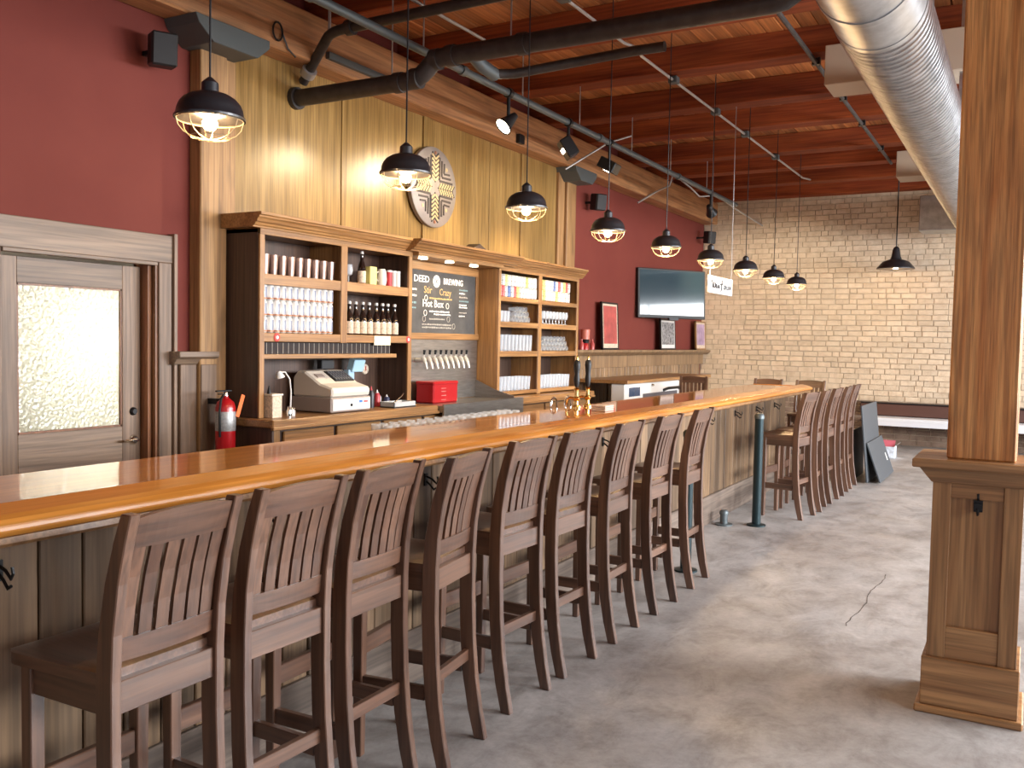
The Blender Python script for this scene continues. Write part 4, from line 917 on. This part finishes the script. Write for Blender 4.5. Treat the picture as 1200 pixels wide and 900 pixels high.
mk2 = Matrix.Translation((-5.05, 5.69, TZ + .293)) @ Matrix.Rotation(math.atan2(.095, .16), 4, 'Y')
obj('paper_slot', MB().obox(mk2, (.05, .09, .012)), M['taupe'], cr_, .002)
obj('display', MB().box(-5.22, -5.16, 5.84, 6.0, TZ + .34, TZ + .42).box(-5.2, -5.18, 5.90, 5.94, TZ + .32, TZ + .35), M['blackplastic'], cr_, .006)
dlp = thing('desk_lamp', 'white gooseneck desk lamp beside the register', 'lamp', (-5.0, 5.30, TZ))
obj('base', MB().lathe([(0, 0), (.035, 0), (.035, .03), (.02, .05), (0, .05)], 14, (-5.0, 5.30, TZ)), M['white'], dlp)
obj('neck', MB().tube([(-5.0, 5.30, TZ + .04), (-5.0, 5.305, TZ + .18), (-5.0, 5.29, TZ + .28), (-5.0, 5.24, TZ + .335), (-5.0, 5.20, TZ + .335)], .006, 8), M['white'], dlp)
obj('lamp_shade', MB().lathe([(.012, .05), (.02, .04), (.038, 0), (.034, 0), (.016, .036), (0, .045)], 14, (-5.0, 5.185, TZ + .295), Matrix.Rotation(.3, 4, 'X')), M['white'], dlp)
cbx = thing('card_box', 'cream cardboard box with scalloped edge by the cabinet side', 'box', (-4.93, 5.03, TZ))
obj('body', MB().box(-4.98, -4.88, 4.985, 5.085, TZ, TZ + .165), M['label'], cbx, .003)
obj('lid', MB().box(-4.985, -4.875, 4.975, 5.095, TZ + .165, TZ + .18), M['cream'], cbx, .003)
obj('finial', MB().lathe([(0, 0), (.018, 0), (.012, .03), (.004, .06), (0, .062)], 10, (-4.93, 5.0, TZ + .18)), M['black'], cbx)
for k, (x, y, h, c, nm) in enumerate(((-4.86, 5.14, .07, 'chrome', 'chrome salt shaker beside the cream box'), (-4.90, 5.22, .055, 'glass', 'small clear shot glass between cream box and desk lamp'))):
    t = thing('shaker', nm, 'shaker', (x, y, TZ)); obj('body', MB().lathe([(0, 0), (.02, 0), (.022, h * .6), (.014, h), (0, h)], 12, (x, y, TZ)), M[c], t); obj('cap', MB().lathe([(0, h), (.015, h), (.012, h + .012), (0, h + .014)], 12, (x, y, TZ)), M['chrome'], t)
pd = thing('pole_display', 'pale blue customer display on a short pole behind the register', 'display', (-5.2, 6.24, TZ))
obj('pole', MB().box(-5.23, -5.17, 6.20, 6.28, TZ, TZ + .33), plain('pale_blue', (.35, .52, .68), .5), pd, .006)
obj('head', MB().obox(Matrix.Translation((-5.17, 6.30, TZ + .37)) @ Matrix.Rotation(.3, 4, 'Y'), (.07, .15, .11)), plain('pale_blue_head', (.40, .60, .72), .5), pd, .006)
dsk = thing('wall_dial', 'small round pale dial on the back panel beside the pole display', 'dial', (-5.31, 6.60, 1.36))
obj('face', MB().lathe([(0, .012), (.045, .012), (.05, 0), (0, 0)], 16, (-5.318, 6.60, 1.36), Matrix.Rotation(PI / 2, 4, 'Y')), M['label'], dsk)
obj('hand', MB().box(-5.305, -5.303, 6.595, 6.605, 1.345, 1.385), M['redp'], dsk)
cl = [('red', (.4, .03, .04), 6.46, -5.06, .15), ('dark', (.03, .03, .04), 6.30, -5.0, .19), ('grey', (.35, .34, .36), 6.53, -5.10, .12), ('navy', (.03, .04, .10), 6.60, -5.06, .10)]
for nm, c, y, x, h in cl:
    t = thing('squeeze_bottle', '%s squeeze bottle beside the register' % nm, 'bottle', (x, y, TZ))
    obj('body', MB().lathe([(0, 0), (.027, 0), (.028, h * .65), (.018, h * .8), (0, h * .82)], 12, (x, y, TZ)), plain('bottle_' + nm, c, .4), t)
    obj('nozzle', MB().lathe([(0, h * .8), (.012, h * .8), (.004, h), (0, h)], 8, (x, y, TZ)), M['redp'] if nm == 'dark' else M['white'], t)
ty = thing('utensil_tray', 'grey plastic tray with small bar tools beside the squeeze bottles', 'tray', (-4.9, 6.45, TZ))
obj('tray', MB().box(-4.98, -4.82, 6.40, 6.72, TZ, TZ + .012).box(-4.98, -4.97, 6.40, 6.72, TZ, TZ + .05).box(-4.83, -4.82, 6.40, 6.72, TZ, TZ + .05).box(-4.98, -4.82, 6.40, 6.41, TZ, TZ + .05).box(-4.98, -4.82, 6.71, 6.72, TZ, TZ + .05), plain('tray_grey', (.45, .46, .46), .5), ty, .002)
obj('bar_spoon', MB().tube([(-4.9, 6.46, TZ + .02), (-4.9, 6.6, TZ + .09), (-4.9, 6.64, TZ + .12)], .006, 6), M['chrome'], ty)
# ------------------------------------------------------------------ contents of the glass cabinet
PAL = [(.62, .60, .58), (.55, .10, .10), (.60, .58, .20), (.10, .16, .38), (.66, .64, .60), (.70, .66, .60), (.40, .45, .15), (.68, .66, .64)]
pm = [plain('printed_can_%d' % i, c, .35, .1, noise=.8, nscale=70) for i, c in enumerate(PAL)]
pcan = []
for i in range(len(PAL)):
    pcan.append(MB().lathe([(.022, 0), (.031, .008), (.031, .11), (.026, .12), (0, .119)], 12))
CN = ('white', 'red', 'yellow', 'navy', 'pale grey', 'cream', 'olive', 'silver'); cnt = {}; protos = {}
for bay, y0 in ((0, 8.455), (1, 9.40)):
    for r in range(2):
        for c in range(13 - bay):
            i = random.choice((0, 0, 0, 4, 4, 5, 7, 7, 7, 5, 0, 4, 1, 2, 3, 6)); loc = (-4.995 + random.uniform(-.004, .004), y0 + c * .066, 2.121 + r * .1215)
            if i not in protos: o = protos[i] = obj('printed_can', pcan[i], pm[i]); o.location = loc
            else: o = inst(protos[i], loc)
            tag(o, '%s printed can on the glass cabinet top shelf, %s bay, %s layer, %s along' % (CN[i], ('first', 'second')[bay], ('lower', 'upper')[r], ORD[c]), 'can', 'printed cans on the top shelf')
pint = obj('pint_glass', glass_mb(.027, .036, .15), M['glass']); goblet = obj('goblet', glass_mb(.03, .036, .15, foot=.05), M['glass']); tall = obj('tall_glass', glass_mb(.026, .032, .18), M['glass'])
row('pint_glass', pint, [(-5.02 - .09 * r, 8.48 + c * .078, 1.0915) for r in range(2) for c in range(10)] + [(-5.02 - .09 * r, 9.42 + c * .078, 1.0915) for r in range(2) for c in range(11)],
    lambda k: 'pint glass on the glass cabinet bottom shelf, %s bay, %s row, %s along' % (('first', 'front' if k < 10 else 'rear', ORD[k % 10]) if k < 20 else ('second', 'front' if k < 31 else 'rear', ORD[(k - 20) % 11])), 'glass', 'pint glasses on the bottom shelf')
inv = []
row('tall_glass', tall, [(-5.03, 8.49 + c * .082, 1.531) for c in range(10)], lambda k: 'tall beer glass on the third shelf of the glass cabinet, %s along' % ORD[k], 'glass', 'tall beer glasses on the third shelf')
gp = [(-5.02 - .085 * r, 9.44 + c * .085, 1.851) for r in range(2) for c in range(9)]
row('goblet', goblet, gp, lambda k: 'stemmed goblet on the second shelf of the glass cabinet, %s row, %s along' % (('front', 'rear')[k // 9], ORD[k % 9]), 'glass', 'goblets on the second shelf')
sh = obj('sampler_glass', glass_mb(.024, .031, .10), M['glass'])
sp, sr, sl = [], [], []
for r in range(3):                      # lying glasses stacked like bottles in a rack
    for c in range(9 - r): sp.append((-5.10, 9.46 + c * .086 + r * .043, 1.531 + .033 + r * .057)); sr.append((0, PI / 2, 0)); sl.append('sampler glass lying in the stack on the third shelf, layer %s, %s along' % (('one', 'two', 'three')[r], ORD[c]))
for r in range(3):
    for c in range(6 - r): sp.append((-5.10, 8.80 + c * .07 + r * .035, 1.851 + .033 + r * .057)); sr.append((0, PI / 2, 0)); sl.append('sampler glass lying in the stack on the second shelf, layer %s, %s along' % (('one', 'two', 'three')[r], ORD[c]))
row('sampler_glass', sh, sp, lambda k: sl[k], 'glass', 'sampler glasses lying in stacks', sr)
g4 = obj('mug_glass', glass_mb(.028, .034, .12), M['glass'])
row('mug_glass', g4, [(-5.03, 8.475 + c * .076, 1.851) for c in range(4)], lambda k: 'upright clear tumbler on the second shelf of the glass cabinet, %s along' % ORD[k], 'glass', 'upright tumblers on the second shelf')
# ------------------------------------------------------------------ fire extinguisher, speakers, medallion
ex = thing('fire_extinguisher', 'red fire extinguisher with silver label hanging beside the door', 'fire extinguisher', (-5.10, 4.735, .76))
c = (-5.10, 4.735, .76)
obj('cylinder', MB().lathe([(0, 0), (.065, 0), (.072, .02), (.072, .36), (.06, .40), (.03, .425), (.022, .43), (.022, .445), (0, .445)], 20, c), M['redp'], ex)
obj('label_band', MB().lathe([(.0725, .19), (.0735, .192), (.0735, .33), (.0725, .332)], 20, c), plain('silver_label', (.42, .42, .42), .4, .4, noise=.25, nscale=70), ex)
obj('valve', MB().lathe([(0, .44), (.02, .44), (.02, .47), (.012, .48), (0, .48)], 12, c), M['chrome'], ex)
obj('lever', MB().box(c[0] - .012, c[0] + .012, c[1] - .09, c[1] + .05, c[2] + .475, c[2] + .487).box(c[0] - .01, c[0] + .01, c[1] - .07, c[1] + .03, c[2] + .455, c[2] + .463), M['black'], ex, .003)
obj('hose', MB().tube([(c[0], c[1] - .02, c[2] + .45), (c[0] + .03, c[1] - .07, c[2] + .43), (c[0] + .03, c[1] - .085, c[2] + .33), (c[0] + .03, c[1] - .08, c[2] + .15)], .009, 8), M['black'], ex)
obj('orange_tag', MB().obox(Matrix.Translation((c[0] + .06, c[1] + .085, c[2] + .37)) @ Matrix.Rotation(-.35, 4, 'X'), (.004, .035, .17)), plain('orange_tag', (.9, .16, .02), .5), ex)
obj('wall_bracket', MB().box(-5.27, c[0] - .07, c[1] - .02, c[1] + .02, c[2] + .38, c[2] + .42), M['black'], ex)
def speaker(x, y, z, tilt, yaw, lab):
    t = thing('wall_speaker', lab, 'speaker', (x, y, z), 'black wall speakers')
    m = Matrix.Translation((x, y, z)) @ Matrix.Rotation(yaw, 4, 'Z') @ Matrix.Rotation(tilt, 4, 'Y')
    obj('cabinet', MB().obox(m, (.16, .17, .22)), M['blackplastic'], t, .012)
    obj('grille', MB().obox(m @ Matrix.Translation((.083, 0, 0)), (.01, .15, .20)), plain('speaker_grille', (.03, .03, .032), .7), t, .003)
    obj('bracket', MB().obox(Matrix.Translation(((XL + x) / 2 - .02, y, z)), (x - XL, .03, .03)), M['black'], t)
speaker(-5.20, 4.26, 3.57, .12, -.5, 'black wall speaker on the red wall above the door')
speaker(-5.20, 11.42, 3.55, .12, -.5, 'black wall speaker on the red wall beside the panel end post')
speaker(-5.15, 16.2, 3.58, .12, -.6, 'black wall speaker in the corner by the brick wall')
md = thing('brewery_medallion', 'round metal medallion with carved wheat cross pattern on the wood panels', 'medallion', (-5.32, 7.62, 3.17))
mc = (-5.30, 7.62, 3.17); R90 = Matrix.Rotation(PI / 2, 4, 'Y')
obj('disc', MB().lathe([(0, .03), (.385, .03), (.40, .02), (.40, -.02), (0, -.02)], 48, mc, R90), plain('pewter_disc', (.25, .21, .19), .5, .35, noise=.15, nscale=6), md)
fxm = frame_x((mc[0] + .031, mc[1], mc[2])); dk = MB(); gd = MB()
def mbar(b, p0, p1, w, h=.012):
    p0, p1 = Vector((*p0, 0)), Vector((*p1, 0)); d = p1 - p0; a = math.atan2(d.y, d.x)
    b.obox(fxm @ Matrix.Translation((p0 + p1) / 2) @ Matrix.Rotation(a, 4, 'Z'), (d.length, w, h))
for k in range(4):
    a = k * PI / 2; c_, s_ = math.cos(a), math.sin(a); T = lambda u, v: (c_ * v - s_ * u, s_ * v + c_ * u)
    for sgn in (-1, 1):
        for i in range(6):
            v0 = .07 + i * .042; mbar(gd, T(0, v0), T(sgn * .056, v0 + .045), .019); mbar(dk, T(0, v0 + .021), T(sgn * .056, v0 + .066), .013)
        mbar(dk, T(sgn * .075, .08), T(sgn * .075, .31), .021); mbar(dk, T(sgn * .115, .12), T(sgn * .118, .28), .02); mbar(dk, T(sgn * .155, .16), T(sgn * .16, .26), .018)
    mbar(dk, T(0, .05), T(0, .32), .008)
    a2 = a + PI / 4; gd.lathe([(0, .005), (.016, .004), (.02, 0)], 10, fxm @ Vector((.29 * math.cos(a2), .29 * math.sin(a2), 0)), R90)
o = obj('carved_grooves', dk, plain('medallion_groove', (.05, .036, .03), .6, .2), md)
o = obj('wheat_relief', gd, plain('medallion_wheat', (.50, .38, .20), .4, .3), md)
for a in (PI / 2, -PI / 2): obj('stud', MB().lathe([(0, .012), (.012, .01), (.02, 0)], 10, fxm @ Vector((.345 * math.cos(a), .345 * math.sin(a), 0)), R90), plain('copper_stud', (.35, .16, .1), .4, .6), md)
# ------------------------------------------------------------------ television, framed pictures, far counter
tv = thing('television', 'flat screen television angled out on a bracket over the ledge', 'television', (-5.0, 13.9, 2.4))
mt = Matrix.Translation((-5.0, 13.85, 2.43)) @ Matrix.Rotation(-.56, 4, 'Z') @ Matrix.Rotation(-.04, 4, 'Y')
obj('casing', MB().obox(mt, (.06, 1.34, .78)), M['blackplastic'], tv, .008)
scr, nt, b = nodes('television_screen'); b.inputs['Base Color'].default_value = (.03, .055, .07, 1); b.inputs['Roughness'].default_value = .1; b.inputs['Coat Weight'].default_value = .6  # bluish base colour stands in for a sky-like reflection on the dark screen
obj('screen', MB().obox(mt @ Matrix.Translation((.031, 0, .01)), (.004, 1.27, .70)), scr, tv)
obj('bracket', MB().tube([(XL, 13.9, 2.43), (-5.2, 14.0, 2.43), (-5.05, 13.87, 2.43)], .03, 8), M['black'], tv)
obj('stand_foot', MB().obox(mt @ Matrix.Translation((.02, .02, -.40)), (.05, .18, .035)), M['black'], tv)
def picture(y0, y1, z1, lab, matc, artc, fr, lean=.05):
    t = thing('framed_picture', lab, 'picture', (-5.25, (y0 + y1) / 2, 1.54))
    w, h = y1 - y0, z1 - 1.541
    m = Matrix.Translation((-5.28, (y0 + y1) / 2, 1.541 + h / 2)) @ Matrix.Rotation(-lean, 4, 'Y') @ Matrix.Rotation(0, 4, 'Z')
    f = MB(); s = .025
    f.obox(m @ Matrix.Translation((0, -w / 2 + s / 2, 0)), (.03, s, h)).obox(m @ Matrix.Translation((0, w / 2 - s / 2, 0)), (.03, s, h)).obox(m @ Matrix.Translation((0, 0, h / 2 - s / 2)), (.03, w, s)).obox(m @ Matrix.Translation((0, 0, -h / 2 + s / 2)), (.03, w, s))
    obj('frame', f, fr, t)
    obj('mat_board', MB().obox(m @ Matrix.Translation((.002, 0, 0)), (.012, w - .04, h - .04)), matc, t)
    obj('print', MB().obox(m @ Matrix.Translation((.010, 0, .015)), (.004, w - .12, h - .14)), artc, t)
picture(11.80, 12.38, 2.22, 'black framed red poster leaning on the wall ledge', M['label'], plain('red_print', (.40, .075, .065), .6, noise=.3, nscale=7), M['black'])
picture(14.15, 14.85, 2.05, 'black framed grey patterned poster leaning below the television', M['white'], plain('grey_print', (.22, .21, .21), .6, noise=.9, nscale=26), M['black'])
picture(15.95, 16.5, 2.06, 'wood framed purple print leaning in the corner by the brick wall', M['label'], plain('purple_print', (.36, .25, .36), .6, noise=.3, nscale=8), M['cab_z'])
gm = thing('gumball_jar', 'small red and copper jar on the wall ledge by the glass cabinet', 'jar', (-5.27, 11.25, 1.54))
obj('base', MB().lathe([(0, 0), (.05, 0), (.045, .06), (.03, .09), (0, .09)], 14, (-5.27, 11.25, 1.541)), M['redp'], gm)
obj('neck', MB().lathe([(0, .09), (.05, .09), (.055, .13), (.06, .14), (0, .14)], 14, (-5.27, 11.25, 1.541)), M['black'], gm)
obj('bowl', MB().lathe([(0, .14), (.06, .14), (.065, .27), (.05, .28), (0, .28)], 14, (-5.27, 11.25, 1.541)), plain('copper_bowl', (.55, .16, .11), .35), gm)
sq = obj('shot_bottle', MB().lathe([(0, 0), (.03, 0), (.032, .08), (.012, .11), (.012, .14), (0, .14)], 12), plain('red_shot', (.45, .08, .07), .3))
row('shot_bottle', sq, [(-5.24, 11.42, 1.541), (-5.24, 11.08, 1.541)], lambda k: ('small red bottle on the ledge between jar and red poster', 'small red bottle on the ledge beside the glass cabinet')[k], 'bottle', 'small red bottles on the ledge')
wc = thing('wall_counter', 'narrow wooden counter along the wainscot below the ledge', 'counter', (-4.9, 12.8, 0))
obj('slab', MB().box(-5.30, -4.55, 11.05, 14.6, 1.105, 1.15), M['cab'], wc, .005)
for y in (14.5,): obj('leg', MB().box(-4.66, -4.58, y, y + .07, 0, 1.105), M['cab_z'], wc, .004)
ic = thing('white_ice_chest', 'white chest cooler with dark window standing under the wall counter', 'cooler', (-4.75, 12, 0))
obj('body', MB().box(-4.80, -4.60, 11.08, 13.2, 0, 1.10), M['white'], ic, .012)
obj('window', MB().box(-4.601, -4.594, 11.22, 11.6, .93, 1.05), plain('dark_blue_window', (.05, .08, .14), .15, coat=.5), ic)
obj('grille', MB().box(-4.601, -4.594, 11.72, 13.1, .2, .95), plain('cooler_grille', (.10, .09, .10), .6), ic)
obj('handle', MB().tube([(-4.59, 12.5, .97), (-4.55, 12.6, 1.0), (-4.55, 13.1, 1.0), (-4.59, 13.2, .97)], .02, 8), M['black'], ic)
obj('latch', MB().lathe([(0, .03), (.015, .03), (.02, 0)], 10, (-4.598, 12.05, 1.06), R90), M['chrome'], ic)
# ------------------------------------------------------------------ far end: bench, boxes, boards, posts
bn = thing('wall_bench', 'white bench with brown backrest along the brick wall', 'bench', (-.2, 16.3, 0))
obj('seat', MB().box(-2.25, 2.2, 16.02, 16.5, .44, .49), plain('white_bench_top', (.70, .70, .72), .5), bn, .006)
obj('fascia', MB().box(-2.25, 2.2, 16.02, 16.05, .36, .44), plain('white_bench_fascia', (.66, .66, .69), .5), bn, .004)
obj('backrest', MB().box(-2.5, 2.2, 16.46, 16.53, .50, .70), plain('brown_vinyl', (.085, .035, .025), .45), bn, .01)
obj('back_cap', MB().box(-2.5, 2.2, 16.44, 16.54, .70, .72), M['black'], bn, .004)
for x in (-2.22, -1.05, .2, 2.1): obj('leg', MB().box(x, x + .06, 16.06, 16.12, 0, .44), M['white'], bn, .003)
cx_ = thing('printed_carton', 'small open white and red printed carton on the floor before the bench', 'carton', (-1.80, 14.6, 0))
obj('body', MB().box(-1.90, -1.70, 14.52, 14.74, 0, .17), plain('carton_print', (.60, .66, .74), .6, noise=.35, nscale=18), cx_, .003)
obj('flap', MB().obox(Matrix.Translation((-1.80, 14.60, .215)) @ Matrix.Rotation(.8, 4, 'X'), (.19, .12, .004)), plain('carton_red', (.55, .12, .16), .6), cx_)
obj('flap', MB().obox(Matrix.Translation((-1.68, 14.63, .20)) @ Matrix.Rotation(-.7, 4, 'Y'), (.10, .2, .004)), plain('carton_white', (.7, .68, .66), .6), cx_)
bj = thing('blue_jug', 'blue plastic jug on the floor beside the printed carton', 'jug', (-1.97, 14.6, 0))
obj('body', MB().lathe([(0, 0), (.05, 0), (.055, .02), (.055, .13), (.03, .17), (0, .17)], 14, (-1.97, 14.6, 0)), plain('blue_plastic', (.08, .22, .50), .4), bj)
obj('cap', MB().lathe([(0, .17), (.022, .17), (.022, .20), (0, .20)], 12, (-1.97, 14.6, 0)), M['white'], bj)
gp1 = plain('slate_grey_panel', (.055, .061, .068), .55)
def leaning(name, lab, xb, y0, y1, length, base, tilt, mat=None, th=.02):
    t = thing(name, lab, 'board', (xb, (y0 + y1) / 2, 0))
    m = Matrix.Translation((xb, (y0 + y1) / 2, base)) @ Matrix.Rotation(tilt, 4, 'Y') @ Matrix.Translation((0, 0, length / 2))
    obj('panel', MB().obox(m, (th, y1 - y0, length)), mat or gp1, t, .003)
    return t, m
t, m = leaning('grey_panel', 'tall slate grey panel leaning against the last stool', -1.66, 11.62, 12.8, .93, 0.012, -.10)
t, m = leaning('grey_panel', 'shorter slate grey panel leaning on the taller one with white sticker', -1.52, 11.70, 12.9, .50, 0.012, -.34)
obj('sticker', MB().obox(m @ Matrix.Translation((.012, .40, -.02)), (.003, .05, .10)), M['white'], t)
leaning('black_panel', 'black panel leaning behind the slate grey panels', -1.84, 11.58, 12.5, .62, .012, -.03, M['blackplastic'])
for y, lab in ((8.29, 'free-standing dark steel post between the two rows of stools'), (6.33, 'dark steel post half hidden by the last stool of the nearer row')):
    t = thing('steel_post', lab, 'post', (-2.12, y, 0), 'dark steel floor posts')
    sm = plain('dark_teal_steel', (.018, .035, .04), .35, .5)
    obj('tube', MB().tube([(-2.12, y, .012), (-2.12, y, 1.0)], .04, 16), sm, t)
    obj('cap', MB().lathe([(0, .03), (.03, .028), (.045, .01), (.045, -.02), (0, -.02)], 16, (-2.12, y, 1.0)), M['teal'], t)
    obj('floor_flange', MB().lathe([(0, 0), (.085, 0), (.085, .012), (.05, .02), (0, .02)], 18, (-2.12, y, 0)), sm, t)
t = thing('floor_stub', 'short teal steel stub standing on the floor by the bar skirting', 'pipe stub', (-2.38, 8.15, 0))
obj('tube', MB().tube([(-2.38, 8.15, .01), (-2.38, 8.15, .12)], .035, 14), M['teal'], t); obj('flange', MB().lathe([(0, 0), (.08, 0), (.08, .012), (0, .014)], 16, (-2.38, 8.15, 0)), M['teal'], t); obj('cap', MB().lathe([(0, .02), (.03, .016), (.042, 0), (.042, -.02), (0, -.02)], 14, (-2.38, 8.15, .12)), M['teal'], t)
